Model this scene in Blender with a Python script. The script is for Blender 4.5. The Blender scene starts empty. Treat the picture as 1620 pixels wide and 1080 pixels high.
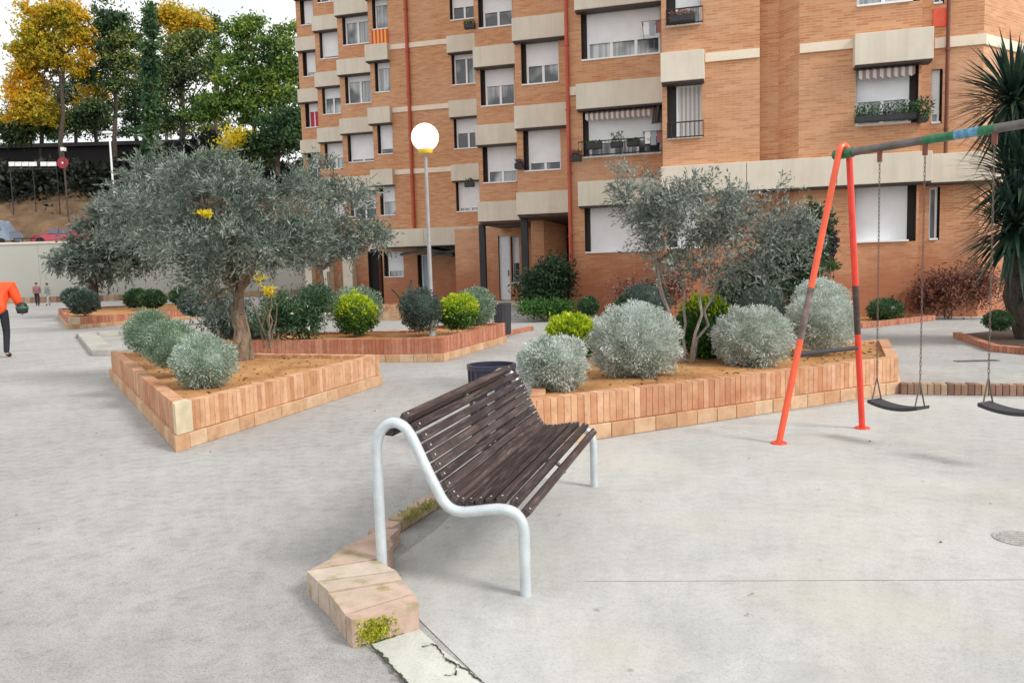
import bpy, bmesh, math, random
import numpy as np
from mathutils import Vector, Matrix
rnd = random.Random(7); RG = np.random.default_rng(11)
S = bpy.context.scene; COL = S.collection
R_ = math.radians
# ------------------------------------------------------------------ camera model (used to survey positions)
F = 1250.; TH = math.atan(115/1250.); RO = 0.028; CZ = 1.6
fw = Vector((0, math.cos(TH), -math.sin(TH))); r0 = Vector((1, 0, 0)); u0 = Vector((0, math.sin(TH), math.cos(TH)))
RR = math.cos(RO)*r0 - math.sin(RO)*u0; UU = math.cos(RO)*u0 + math.sin(RO)*r0
def ray(x, y): return fw + (x-810)/F*RR + (540-y)/F*UU
def G(x, y, z=0.):
    d = ray(x, y); t = (z-CZ)/d.z; return Vector((d.x*t, d.y*t))
def at(x, y, D):
    d = ray(x, y); t = D/d.y; return Vector((d.x*t, D, CZ+d.z*t))
# ------------------------------------------------------------------ materials
MATS = {}
def nt_new(name):
    m = bpy.data.materials.new(name); m.use_nodes = True; nt = m.node_tree; nt.nodes.clear()
    out = nt.nodes.new('ShaderNodeOutputMaterial'); b = nt.nodes.new('ShaderNodeBsdfPrincipled')
    nt.links.new(b.outputs[0], out.inputs[0]); MATS[name] = m
    return m, nt, b, out
def N(nt, t, **kw):
    n = nt.nodes.new(t)
    for k, v in kw.items():
        if k in n.inputs.keys(): n.inputs[k].default_value = v
        else: setattr(n, k, v)
    return n
def c4(c): return (c[0], c[1], c[2], 1)
def ramp(nt, fac, stops):
    r = nt.nodes.new('ShaderNodeValToRGB'); e = r.color_ramp.elements
    while len(e) < len(stops): e.new(.5)
    for el, (p, c) in zip(e, stops): el.position = p; el.color = c4(c)
    nt.links.new(fac, r.inputs[0]); return r.outputs[0]
def mixc(nt, fac, a, b, mode='MIX'):
    m = nt.nodes.new('ShaderNodeMix'); m.data_type = 'RGBA'; m.blend_type = mode
    for s, v in ((m.inputs[0], fac), (m.inputs[6], a), (m.inputs[7], b)):
        if hasattr(v, 'links') or isinstance(v, bpy.types.NodeSocket): nt.links.new(v, s)
        else: s.default_value = v if not isinstance(v, tuple) else c4(v)
    return m.outputs[2]
def noise(nt, vec, scale, detail=4, rough=.55, **kw):
    n = N(nt, 'ShaderNodeTexNoise', Scale=scale, Detail=detail, Roughness=rough)
    if vec is not None: nt.links.new(vec, n.inputs['Vector'])
    return n.outputs[0]
def coord(nt, which='Object'):
    return nt.nodes.new('ShaderNodeTexCoord').outputs[which]
def geo_pos(nt): return nt.nodes.new('ShaderNodeNewGeometry').outputs['Position']
def bump(nt, b, h, strength=.3, dist=.01):
    n = N(nt, 'ShaderNodeBump', Strength=strength, Distance=dist); nt.links.new(h, n.inputs['Height']); nt.links.new(n.outputs[0], b.inputs['Normal'])
def mat_plain(name, col, rough=.6, metal=0., var=.12, scale=6., bmp=0., coat=0.):
    m, nt, b, o = nt_new(name)
    p = geo_pos(nt); n = noise(nt, p, scale)
    c = ramp(nt, n, [(.3, tuple(x*(1-var) for x in col)), (.7, tuple(min(1, x*(1+var)) for x in col))])
    nt.links.new(c, b.inputs['Base Color']); b.inputs['Roughness'].default_value = rough; b.inputs['Metallic'].default_value = metal
    b.inputs['Coat Weight'].default_value = coat
    if bmp: bump(nt, b, noise(nt, p, scale*8), bmp, .005)
    return m
def mat_leaf(name, stops, scale=1.5, trans=.25, rough=.55, fine=None):
    m, nt, b, o = nt_new(name)
    p = geo_pos(nt); n = noise(nt, p, scale, 3)
    at_ = N(nt, 'ShaderNodeAttribute', attribute_name='tint')
    mm = N(nt, 'ShaderNodeMath', operation='MULTIPLY_ADD'); nt.links.new(at_.outputs['Fac'], mm.inputs[0]); mm.inputs[1].default_value = .5
    nt.links.new(n, mm.inputs[2])
    m2 = N(nt, 'ShaderNodeMath', operation='SUBTRACT'); nt.links.new(mm.outputs[0], m2.inputs[0]); m2.inputs[1].default_value = .25
    c = ramp(nt, m2.outputs[0], stops)
    nt.links.new(c, b.inputs['Base Color']); b.inputs['Roughness'].default_value = rough
    b.inputs['Specular IOR Level'].default_value = .35
    tr = nt.nodes.new('ShaderNodeBsdfTranslucent'); nt.links.new(c, tr.inputs[0])
    mx = nt.nodes.new('ShaderNodeMixShader'); mx.inputs[0].default_value = trans
    nt.links.new(b.outputs[0], mx.inputs[1]); nt.links.new(tr.outputs[0], mx.inputs[2]); nt.links.new(mx.outputs[0], o.inputs[0])
    return m

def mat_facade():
    m, nt, b, o = nt_new('facade_brick')
    uv = coord(nt, 'UV'); p = geo_pos(nt)
    br = N(nt, 'ShaderNodeTexBrick', Scale=1., **{'Mortar Size': .011, 'Mortar Smooth': .3, 'Brick Width': .29, 'Row Height': .062, 'Bias': -.1})
    br.inputs['Color1'].default_value = c4((.52, .215, .09)); br.inputs['Color2'].default_value = c4((.675, .36, .185)); br.inputs['Mortar'].default_value = c4((.57, .37, .235))
    nt.links.new(uv, br.inputs['Vector'])
    mp = N(nt, 'ShaderNodeMapping'); mp.inputs['Scale'].default_value = (.9, 5.5, 1); nt.links.new(uv, mp.inputs[0])
    n1 = noise(nt, mp.outputs[0], 1.3, 5, .65); n2 = noise(nt, p, .35, 3)
    c = mixc(nt, .55, br.outputs['Color'], ramp(nt, n1, [(.3, (.62, .35, .22)), (.45, (.95, .85, .75)), (.6, (1, 1, 1)), (.75, (1.0, .92, .86))]), 'MULTIPLY')
    c = mixc(nt, ramp(nt, n2, [(.42, (0, 0, 0)), (.7, (.35, .35, .35))]), c, (.66, .44, .31))
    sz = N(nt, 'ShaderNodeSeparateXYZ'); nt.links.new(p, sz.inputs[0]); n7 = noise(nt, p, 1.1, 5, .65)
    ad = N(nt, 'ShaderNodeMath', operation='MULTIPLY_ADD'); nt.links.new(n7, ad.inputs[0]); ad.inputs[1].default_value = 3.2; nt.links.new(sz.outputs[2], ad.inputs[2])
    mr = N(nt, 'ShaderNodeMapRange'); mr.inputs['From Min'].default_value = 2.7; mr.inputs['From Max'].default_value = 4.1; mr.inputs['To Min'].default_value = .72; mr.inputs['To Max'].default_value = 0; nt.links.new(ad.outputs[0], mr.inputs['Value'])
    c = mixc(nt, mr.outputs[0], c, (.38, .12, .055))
    nt.links.new(c, b.inputs['Base Color']); b.inputs['Roughness'].default_value = .85
    bump(nt, b, br.outputs['Fac'], -.25, .008)
    return m
def mat_tint_brick(name, stops, stain=(.38, .12, .05), moss=0.):
    m, nt, b, o = nt_new(name)
    p = geo_pos(nt); a = N(nt, 'ShaderNodeAttribute', attribute_name='tint')
    c = ramp(nt, a.outputs['Fac'], stops)
    n = noise(nt, p, 9, 6, .7); c = mixc(nt, .6, c, ramp(nt, n, [(.3, (.5, .44, .42)), (.5, (.92, .9, .9)), (.62, (1.05, 1.05, 1.05)), (.8, (1.15, 1.12, 1.05))]), 'MULTIPLY')
    n2 = noise(nt, p, 1.6, 4, .6); c = mixc(nt, ramp(nt, n2, [(.48, (0, 0, 0)), (.68, (.65, .65, .65))]), c, stain)
    if moss:
        n3 = noise(nt, p, 7, 5, .6); c = mixc(nt, ramp(nt, n3, [(.55, (0, 0, 0)), (.7, (moss,)*3)]), c, (.22, .2, .03))
    nt.links.new(c, b.inputs['Base Color']); b.inputs['Roughness'].default_value = .85
    bump(nt, b, noise(nt, p, 60, 6, .7), .35, .006); return m
def mat_ground(name, c1, c2, spk, spots=(.2, .19, .18), warm=None, sc=1.):
    m, nt, b, o = nt_new(name); p = geo_pos(nt)
    n = noise(nt, p, .55*sc, 6, .6); c = ramp(nt, n, [(.3, c1), (.7, c2)])
    n2 = noise(nt, p, 90, 5, .75); c = mixc(nt, spk, c, ramp(nt, n2, [(.36, (.5, .5, .51)), (.47, (.93, .93, .93)), (.6, (1, 1, 1)), (.68, (1.18, 1.18, 1.16))]), 'MULTIPLY')
    n4 = noise(nt, p, 9, 8, .75); c = mixc(nt, .8 if spk > .5 else .45, c, ramp(nt, n4, [(.33, (.68, .68, .68)), (.5, (.95, .95, .95)), (.68, (1.08, 1.08, 1.08))]), 'MULTIPLY')
    n5 = noise(nt, p, 2.3, 7, .7); c = mixc(nt, .6, c, ramp(nt, n5, [(.35, (.80, .80, .79)), (.55, (1, 1, 1))]), 'MULTIPLY')
    ns = N(nt, 'ShaderNodeTexNoise', Scale=1.15, Detail=6, Roughness=.55, Distortion=.8); nt.links.new(p, ns.inputs['Vector']); c = mixc(nt, ramp(nt, ns.outputs[0], [(.60, (0, 0, 0)), (.66, (.30, .30, .30)), (.8, (.42, .42, .42))]), c, tuple(x*.72 for x in c1))
    v = N(nt, 'ShaderNodeTexVoronoi', Scale=3.1); nt.links.new(p, v.inputs['Vector'])
    c = mixc(nt, ramp(nt, v.outputs['Distance'], [(.035, (.55, .55, .55)), (.06, (0, 0, 0))]), c, spots)
    if warm:
        w = noise(nt, p, .9, 3); c = mixc(nt, ramp(nt, w, [(.50, (0, 0, 0)), (.68, (.38, .38, .38))]), c, warm)
    n3 = noise(nt, p, .22, 2); c = mixc(nt, .5, c, ramp(nt, n3, [(.35, (.84, .85, .87)), (.65, (1, 1, 1))]), 'MULTIPLY')
    nt.links.new(c, b.inputs['Base Color']); b.inputs['Roughness'].default_value = .9
    h = N(nt, 'ShaderNodeMath', operation='ADD'); nt.links.new(n2, h.inputs[0]); nt.links.new(n4, h.inputs[1])
    bump(nt, b, h.outputs[0], .6 if spk > .5 else .25, .012); return m
def mat_shutter():
    m, nt, b, o = nt_new('roller_shutter'); p = geo_pos(nt)
    sp = N(nt, 'ShaderNodeSeparateXYZ'); nt.links.new(p, sp.inputs[0])
    mm = N(nt, 'ShaderNodeMath', operation='MULTIPLY'); nt.links.new(sp.outputs[2], mm.inputs[0]); mm.inputs[1].default_value = 20
    fr = N(nt, 'ShaderNodeMath', operation='FRACT'); nt.links.new(mm.outputs[0], fr.inputs[0])
    c = ramp(nt, fr.outputs[0], [(.0, (.72, .73, .75)), (.18, (.88, .89, .91)), (.9, (.90, .90, .92))])
    c = mixc(nt, .35, c, ramp(nt, noise(nt, p, 2.2, 4), [(.35, (.8, .79, .77)), (.6, (1, 1, 1))]), 'MULTIPLY')
    nt.links.new(c, b.inputs['Base Color']); b.inputs['Roughness'].default_value = .5
    bump(nt, b, fr.outputs[0], .2, .004); return m
def mat_glass():
    m, nt, b, o = nt_new('window_glass'); p = geo_pos(nt)
    mp = N(nt, 'ShaderNodeMapping'); mp.inputs['Scale'].default_value = (9, 9, .25); nt.links.new(p, mp.inputs[0])
    n = noise(nt, mp.outputs[0], 1, 3); n2 = noise(nt, p, .55, 2)
    c = ramp(nt, n, [(.35, (.22, .25, .27)), (.65, (.6, .62, .62))])
    c = mixc(nt, ramp(nt, n2, [(.45, (0, 0, 0)), (.55, (1, 1, 1))]), c, (.05, .06, .07))
    nt.links.new(c, b.inputs['Base Color']); b.inputs['Roughness'].default_value = .12; b.inputs['Coat Weight'].default_value = .8; return m
def mat_wood():
    m, nt, b, o = nt_new('weathered_slat_wood'); tc = coord(nt, 'Object')
    L = G(940, 770)-G(832, 942); ang = math.atan2(L.y, L.x)
    mp = N(nt, 'ShaderNodeMapping'); mp.inputs['Rotation'].default_value = (0, 0, 0); mp.inputs['Scale'].default_value = (3, 60, 60); nt.links.new(tc, mp.inputs[0])
    n = noise(nt, mp.outputs[0], 1, 6, .65); a = N(nt, 'ShaderNodeAttribute', attribute_name='tint')
    c = ramp(nt, n, [(.3, (.010, .006, .007)), (.52, (.028, .017, .017)), (.75, (.17, .125, .115))])
    c = mixc(nt, ramp(nt, a.outputs['Fac'], [(.35, (0, 0, 0)), (1, (.38, .38, .38))]), c, (.12, .085, .078))
    mq = N(nt, 'ShaderNodeMapping'); mq.inputs['Scale'].default_value = (1.2, 14, 14); nt.links.new(tc, mq.inputs[0]); n2 = noise(nt, tc, 4.5, 5, .7); c = mixc(nt, ramp(nt, n2, [(.5, (0, 0, 0)), (.68, (.8, .8, .8))]), c, (.016, .009, .011))
    n3 = noise(nt, mq.outputs[0], 2.2, 6, .75); c = mixc(nt, ramp(nt, n3, [(.55, (0, 0, 0)), (.72, (.6, .6, .6))]), c, (.24, .19, .17))
    nt.links.new(c, b.inputs['Base Color']); b.inputs['Roughness'].default_value = .5; bump(nt, b, n, .3, .004); return m
def mat_soil():
    m, nt, b, o = nt_new('planter_soil'); p = geo_pos(nt)
    c = ramp(nt, noise(nt, p, 2.2, 6, .65), [(.3, (.33, .14, .05)), (.5, (.54, .27, .10)), (.72, (.6, .37, .16))])
    c = mixc(nt, .6, c, ramp(nt, noise(nt, p, 45, 5, .8), [(.35, (.45, .4, .35)), (.55, (1, 1, 1))]), 'MULTIPLY')
    c = mixc(nt, ramp(nt, noise(nt, p, 5, 5), [(.58, (0, 0, 0)), (.7, (.5, .5, .5))]), c, (.2, .17, .05))
    nt.links.new(c, b.inputs['Base Color']); b.inputs['Roughness'].default_value = .95; bump(nt, b, noise(nt, p, 25, 6, .7), .7, .02); return m
def mat_bark(name, a_, b_):
    m, nt, b, o = nt_new(name); p = geo_pos(nt)
    mp = N(nt, 'ShaderNodeMapping'); mp.inputs['Scale'].default_value = (9, 9, 2); nt.links.new(p, mp.inputs[0])
    n = noise(nt, mp.outputs[0], 3, 6, .7); c = ramp(nt, n, [(.35, a_), (.65, b_)])
    nt.links.new(c, b.inputs['Base Color']); b.inputs['Roughness'].default_value = .9; bump(nt, b, n, .8, .02); return m
def mat_globe():
    m, nt, b, o = nt_new('lit_globe'); b.inputs['Base Color'].default_value = (.9, .88, .8, 1); b.inputs['Roughness'].default_value = .25
    b.inputs['Emission Color'].default_value = (1, .84, .55, 1); b.inputs['Emission Strength'].default_value = .95; return m
def mat_stripes(name, a_, b_, freq, axis=0):
    m, nt, b, o = nt_new(name); sp = N(nt, 'ShaderNodeSeparateXYZ'); nt.links.new(coord(nt, 'UV'), sp.inputs[0])
    mm = N(nt, 'ShaderNodeMath', operation='MULTIPLY'); nt.links.new(sp.outputs[axis], mm.inputs[0]); mm.inputs[1].default_value = freq
    fr = N(nt, 'ShaderNodeMath', operation='FRACT'); nt.links.new(mm.outputs[0], fr.inputs[0])
    nt.links.new(ramp(nt, fr.outputs[0], [(.45, a_), (.55, b_)]), b.inputs['Base Color']); b.inputs['Roughness'].default_value = .8; return m
M_facade = mat_facade()
def mat_band():
    m, nt, b, o = nt_new('cream_concrete'); p = geo_pos(nt); mp = N(nt, 'ShaderNodeMapping'); mp.inputs['Scale'].default_value = (5, 5, .5); nt.links.new(p, mp.inputs[0])
    c = ramp(nt, noise(nt, mp.outputs[0], 1, 5, .6), [(.3, (.66, .60, .49)), (.5, (.71, .65, .54)), (.7, (.74, .685, .57))])
    c = mixc(nt, .5, c, ramp(nt, noise(nt, p, 1.0, 5), [(.35, (.82, .8, .77)), (.6, (1, 1, 1))]), 'MULTIPLY')
    nt.links.new(c, b.inputs['Base Color']); b.inputs['Roughness'].default_value = .85; bump(nt, b, noise(nt, p, 30), .15, .005); return m
M_cream = mat_band()
M_creamline = mat_plain('cream_string_course', (.80, .70, .56), .85, var=.06, scale=2)
M_jamb = mat_plain('dark_brown_jamb_shade', (.045, .032, .028), .6)  # dark brown jamb lining, with the shade of the window recesses put into its colour
M_frame = mat_plain('white_window_frame', (.87, .87, .87), .4, var=.04)
M_shut = mat_shutter(); M_glass = mat_glass()
M_redpipe = mat_plain('red_drainpipe', (.45, .075, .035), .5)
M_brnpipe = mat_plain('brown_drainpipe', (.16, .05, .03), .5)
M_black = mat_plain('black_paint', (.02, .02, .022), .5)
M_darkpot = mat_plain('dark_plant_box', (.025, .027, .03), .6)
M_dark = mat_plain('dark_interior', (.014, .011, .012), .8)
M_soldier = mat_tint_brick('soldier_brick', [(0, (.52, .26, .135)), (.3, (.60, .34, .19)), (.7, (.645, .385, .225)), (1, (.69, .44, .28))])
M_soldred = mat_tint_brick('red_soldier_brick', [(0, (.40, .15, .09)), (.5, (.50, .21, .13)), (1, (.57, .27, .17))])
M_foot = mat_tint_brick('footing_brick', [(0, (.52, .30, .165)), (.5, (.60, .39, .235)), (1, (.64, .48, .32))], stain=(.5, .25, .12))
M_kerb = mat_tint_brick('pink_kerb_brick', [(0, (.46, .32, .25)), (.5, (.55, .41, .33)), (1, (.60, .51, .42))], stain=(.40, .36, .27), moss=.7)
M_kerbo = mat_tint_brick('old_kerb_brick', [(0, (.2, .11, .08)), (.5, (.36, .22, .15)), (1, (.48, .36, .24))], stain=(.2, .17, .1))
M_mortar = mat_plain('mortar', (.34, .22, .14), .95, bmp=.3, scale=4)
M_stone = mat_plain('cream_corner_stone', (.60, .52, .36), .85, var=.2, scale=5, bmp=.4)
M_soil = mat_soil()
M_path = mat_ground('path_concrete', (.425, .417, .405), (.54, .532, .515), .95)
M_play = mat_ground('playground_concrete', (.485, .487, .468), (.57, .57, .548), .5, warm=(.52, .49, .40))
M_slab = mat_ground('old_slab', (.55, .57, .52), (.68, .68, .62), .4, spots=(.4, .4, .3))
M_kerbgrey = mat_plain('grey_kerb_stone', (.40, .39, .35), .9, var=.25, scale=3, bmp=.4)
M_crack = mat_plain('crack_fill', (.05, .06, .035), .95, var=.5, scale=20)
M_galv = mat_plain('galvanised_steel', (.60, .66, .69), .38, metal=.35, var=.12, scale=14)
M_wood = mat_wood()
M_red = mat_plain('red_paint', (.78, .05, .025), .4, var=.12, scale=9, coat=.3)
M_orange = mat_plain('orange_red_paint', (.83, .10, .03), .4, var=.12, scale=9, coat=.3)
M_steel = mat_plain('bare_steel', (.15, .145, .14), .45, metal=.5, var=.25, scale=12)
M_worn = mat_plain('worn_grey_paint', (.17, .12, .11), .6, var=.6, scale=14)
M_worn2 = mat_plain('worn_dark_paint', (.06, .035, .03), .6, var=.7, scale=14)
M_green = mat_plain('green_paint', (.02, .16, .07), .45, var=.35, scale=20)
M_blue = mat_plain('blue_paint', (.10, .28, .42), .5, var=.5, scale=25)
M_rubber = mat_plain('black_rubber', (.035, .037, .045), .7)
M_bin = mat_plain('dark_blue_bin', (.02, .022, .05), .4, coat=.3)
M_bingrey = mat_plain('dark_grey_bin', (.05, .05, .06), .5)
M_pole = mat_plain('grey_lamp_pole', (.36, .36, .36), .5, metal=.2)
M_yellow = mat_plain('yellow_collar', (.72, .50, .05), .5)
M_lamp = mat_globe()
M_barko = mat_bark('olive_bark', (.11, .08, .055), (.33, .25, .18))
M_barkp = mat_bark('pale_stem_bark', (.17, .14, .125), (.42, .36, .33))
M_barkd = mat_bark('dark_pine_bark', (.04, .03, .025), (.12, .09, .07))
M_olive = mat_leaf('olive_leaf', [(.2, (.06, .09, .07)), (.5, (.16, .205, .17)), (.85, (.42, .48, .41))], 2.5)
M_olive2 = mat_leaf('grey_olive_leaf', [(.2, (.08, .10, .085)), (.5, (.20, .235, .205)), (.85, (.44, .48, .43))], 3)
M_silver = mat_leaf('silver_shrub_leaf', [(.15, (.22, .28, .20)), (.5, (.52, .585, .53)), (.85, (.84, .88, .88))], 5)
M_sage = mat_leaf('sage_shrub_leaf', [(.15, (.07, .13, .07)), (.5, (.21, .31, .21)), (.85, (.50, .60, .48))], 6)
M_sage2 = mat_leaf('pale_sage_leaf', [(.15, (.14, .22, .14)), (.5, (.36, .46, .38)), (.85, (.70, .78, .70))], 6)
M_dkgreen = mat_leaf('dark_green_leaf', [(.2, (.02, .05, .025)), (.5, (.05, .12, .05)), (.85, (.14, .25, .10))], 3, rough=.4)
M_vdark = mat_leaf('very_dark_leaf', [(.2, (.01, .025, .012)), (.5, (.026, .062, .028)), (.85, (.075, .13, .055))], 3, rough=.45)
M_grgrey = mat_leaf('grey_green_leaf', [(.2, (.035, .06, .05)), (.5, (.08, .12, .10)), (.85, (.17, .23, .20))], 3)
M_lime = mat_leaf('lime_new_leaf', [(.1, (.07, .19, .02)), (.4, (.36, .52, .02)), (.85, (.78, .80, .06))], 7, trans=.3)
M_limeg = mat_leaf('green_old_leaf', [(.1, (.02, .07, .02)), (.5, (.05, .15, .03)), (.85, (.14, .27, .04))], 7)
M_yel = mat_leaf('yellow_autumn_leaf', [(.15, (.16, .22, .03)), (.4, (.48, .42, .03)), (.55, (.68, .46, .025)), (.8, (.72, .34, .015))], .22, trans=.35)
M_yelb = mat_leaf('bright_yellow_leaf', [(.2, (.75, .6, .02)), (.8, (.9, .75, .05))], 3, trans=.35)
M_bgreen = mat_leaf('bright_green_leaf', [(.2, (.022, .08, .028)), (.45, (.085, .20, .04)), (.75, (.31, .39, .06))], .22, trans=.3)
M_pine = mat_leaf('pine_leaf', [(.2, (.022, .06, .035)), (.5, (.07, .14, .055)), (.75, (.32, .34, .07))], .25)
M_cyp = mat_leaf('cypress_leaf', [(.2, (.02, .06, .03)), (.5, (.05, .12, .05)), (.8, (.13, .22, .07))], .5)
M_hedge = mat_leaf('dark_hedge_leaf', [(.2, (.008, .012, .01)), (.5, (.02, .03, .022)), (.8, (.07, .08, .05))], .5)
M_redleaf = mat_leaf('red_shrub_leaf', [(.2, (.12, .05, .04)), (.5, (.25, .105, .075)), (.85, (.42, .22, .14))], 3)
M_purple = mat_leaf('purple_shrub_leaf', [(.2, (.02, .015, .03)), (.5, (.05, .035, .06)), (.85, (.12, .09, .13))], 3)
M_yucca = mat_leaf('yucca_leaf', [(.2, (.012, .03, .028)), (.5, (.03, .065, .05)), (.85, (.10, .16, .09))], 3, rough=.35, trans=.1)
M_white = mat_plain('white_petal', (.85, .84, .78), .6)
M_pink = mat_plain('pink_petal', (.62, .10, .14), .6)
M_ret = mat_plain('retaining_wall_concrete', (.45, .445, .40), .9, var=.08, scale=.15, bmp=.1)
M_earth = mat_ground('dry_earth', (.12, .065, .035), (.26, .17, .09), .8, spots=(.08, .1, .03))
M_street = mat_plain('street_asphalt', (.09, .09, .09), .9)
M_skin = mat_plain('skin', (.55, .32, .22), .5)
M_hi = mat_plain('orange_red_jacket', (.95, .085, .015), .7)
M_navy = mat_plain('black_trousers', (.012, .012, .02), .8)
M_hair = mat_plain('dark_hair', (.02, .015, .012), .7)
M_plum = mat_plain('pink_grey_shirt', (.30, .14, .15), .8); M_mint = mat_plain('grey_green_shirt', (.26, .33, .30), .8); M_shorts = mat_plain('pale_trousers', (.45, .46, .48), .8)
M_carred = mat_plain('dark_red_car_paint', (.42, .03, .06), .25, coat=.8); M_van = mat_plain('silver_blue_van_paint', (.20, .25, .33), .3, coat=.8)
M_carglass = mat_plain('car_glass', (.08, .12, .18), .1, coat=1); M_tyre = mat_plain('tyre', (.015, .015, .015), .8); M_tail = mat_plain('tail_light', (.5, .02, .02), .3)
M_signred = mat_plain('red_sign', (.34, .02, .04), .5)
M_flag = mat_stripes('red_yellow_stripes', (.62, .06, .04), (.85, .45, .08), 4.5)
M_awn = mat_stripes('striped_awning', (.62, .58, .52), (.30, .20, .20), 9)
M_curt = mat_stripes('striped_curtain', (.72, .69, .66), (.46, .42, .40), 5)
M_redcloth = mat_plain('red_blind', (.55, .02, .07), .6)
M_doorwhite = mat_plain('white_door_paint', (.78, .80, .84), .35, var=.03)
M_bluedoor = mat_plain('blue_grey_door', (.30, .36, .42), .3, coat=.3)
M_chain = mat_plain('rusty_chain', (.16, .12, .10), .6, metal=.4)
# ------------------------------------------------------------------ mesh helpers
class MB:
    def __init__(s): s.v = []; s.f = []; s.t = []; s.uv = []; s.hasuv = False; s.mi = []
    def face(s, pts, t=.5, uv=None, mi=0):
        i = len(s.v); s.v += [tuple(p) for p in pts]; s.f.append(tuple(range(i, i+len(pts)))); s.t.append(t); s.mi.append(mi)
        s.uv.append(uv or [(0, 0)]*len(pts)); s.hasuv |= uv is not None
    def hexa(s, c, t=.5, mi=0):            # c: 8 corners, bottom 4 ccw then top 4
        i = len(s.v); s.v += [tuple(p) for p in c]
        for q in ((3, 2, 1, 0), (4, 5, 6, 7), (0, 1, 5, 4), (1, 2, 6, 5), (2, 3, 7, 6), (3, 0, 4, 7)):
            s.f.append(tuple(i+k for k in q)); s.t.append(t); s.mi.append(mi); s.uv.append([(0, 0), (1, 0), (1, 1), (0, 1)])
    def box(s, o, a, b, h, t=.5, mi=0):    # origin, two horizontal vectors and height vector
        o, a, b, h = map(Vector, (o, a, b, h)); s.hexa([o, o+a, o+a+b, o+b, o+h, o+a+h, o+a+b+h, o+b+h], t, mi)
    def aabb(s, x0, x1, y0, y1, z0, z1, t=.5, mi=0): s.box((x0, y0, z0), (x1-x0, 0, 0), (0, y1-y0, 0), (0, 0, z1-z0), t, mi)
    def tube(s, pts, rad, n=8, t=.5, cap=True, mi=0, closed=False):
        pts = [Vector(p) for p in pts]; rad = rad if hasattr(rad, '__len__') else [rad]*len(pts)
        i0 = len(s.v); m = len(pts); up = Vector((0, 0, 1)); prev = None
        for k, p in enumerate(pts):
            d = (pts[min(k+1, m-1)]-pts[max(k-1, 0)]).normalized()
            if prev is None: a = d.orthogonal().normalized()
            else: a = (prev-d*prev.dot(d)); a = a.normalized() if a.length > 1e-6 else d.orthogonal().normalized()
            prev = a; b = d.cross(a)
            for j in range(n):
                q = 2*math.pi*j/n; s.v.append(tuple(p+rad[k]*(math.cos(q)*a+math.sin(q)*b)))
        for k in range(m-1):
            for j in range(n):
                j2 = (j+1) % n
                s.f.append((i0+k*n+j, i0+k*n+j2, i0+(k+1)*n+j2, i0+(k+1)*n+j)); s.t.append(t); s.uv.append([(0, 0)]*4); s.mi.append(mi)
        if cap:
            s.f.append(tuple(i0+j for j in reversed(range(n)))); s.t.append(t); s.uv.append([(0, 0)]*n); s.mi.append(mi)
            s.f.append(tuple(i0+(m-1)*n+j for j in range(n))); s.t.append(t); s.uv.append([(0, 0)]*n); s.mi.append(mi)
    def lathe(s, c, prof, n=24, t=.5, mi=0):
        c = Vector(c); i0 = len(s.v)
        for r, z in prof:
            for j in range(n): q = 2*math.pi*j/n; s.v.append((c.x+r*math.cos(q), c.y+r*math.sin(q), c.z+z))
        for k in range(len(prof)-1):
            for j in range(n):
                j2 = (j+1) % n; s.f.append((i0+k*n+j, i0+k*n+j2, i0+(k+1)*n+j2, i0+(k+1)*n+j)); s.t.append(t); s.uv.append([(0, 0)]*4); s.mi.append(mi)
    def poly(s, pts, z0, z1, t=.5, mi=0, uvs=False):   # prism from ccw outline
        n = len(pts); b = [(p[0], p[1], z0) for p in pts]; u = [(p[0], p[1], z1) for p in pts]
        s.face(u, t, mi=mi); s.face(b[::-1], t, mi=mi)
        for k in range(n): s.face([b[k], b[(k+1) % n], u[(k+1) % n], u[k]], t, mi=mi)
    def build(s, name, mat, parent=None, smooth=False, bevel=0, loc=None):
        me = bpy.data.meshes.new(name); me.from_pydata(s.v, [], s.f)
        at_ = me.attributes.new('tint', 'FLOAT', 'FACE'); at_.data.foreach_set('value', s.t)
        if s.hasuv or True:
            uvl = me.uv_layers.new(name='UVMap'); uvl.data.foreach_set('uv', [c for fu in s.uv for p in fu for c in p])
        for m in (mat if isinstance(mat, (list, tuple)) else [mat]): me.materials.append(m)
        me.polygons.foreach_set('material_index', s.mi)
        if smooth: me.polygons.foreach_set('use_smooth', [True]*len(s.f))
        me.update(); o = bpy.data.objects.new(name, me); COL.objects.link(o)
        if smooth:
            try:
                me.set_sharp_from_angle(angle=R_(40))
            except Exception: pass
        if bevel:
            b = o.modifiers.new('bevel', 'BEVEL'); b.width = bevel; b.segments = 2; b.limit_method = 'ANGLE'
        if parent is not None: attach(o, parent)
        return o
def attach(o, parent):
    o.parent = parent; o.matrix_parent_inverse = Matrix.Translation(-world_loc(parent))
def world_loc(o):
    return (o.matrix_parent_inverse @ o.location) + world_loc(o.parent) if o.parent else Vector(o.location)
def tag(o, label=None, cat=None, group=None, kind=None):
    if label: o['label'] = label
    if cat: o['category'] = cat
    if group: o['group'] = group
    if kind: o['kind'] = kind
    return o
def thing(name, loc, label, cat, group=None):
    o = bpy.data.objects.new(name, None); o.empty_display_size = .2; o.location = loc; COL.objects.link(o); return tag(o, label, cat, group)
def kids(o): return [c for c in bpy.data.objects if c.parent == o]
def dup(root, loc, label=None, rz=0, sc=1., group=None, mat=None):
    r = root.copy(); COL.objects.link(r); r.location = loc; r.rotation_euler = (0, 0, rz); r.scale = (sc,)*3 if not hasattr(sc, '__len__') else sc
    if label: r['label'] = label
    if group: r['group'] = group
    def rec(a, b):
        for ch in kids(a):
            c = ch.copy(); COL.objects.link(c); c.parent = b; rec(ch, c)
    rec(root, r); return r
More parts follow.
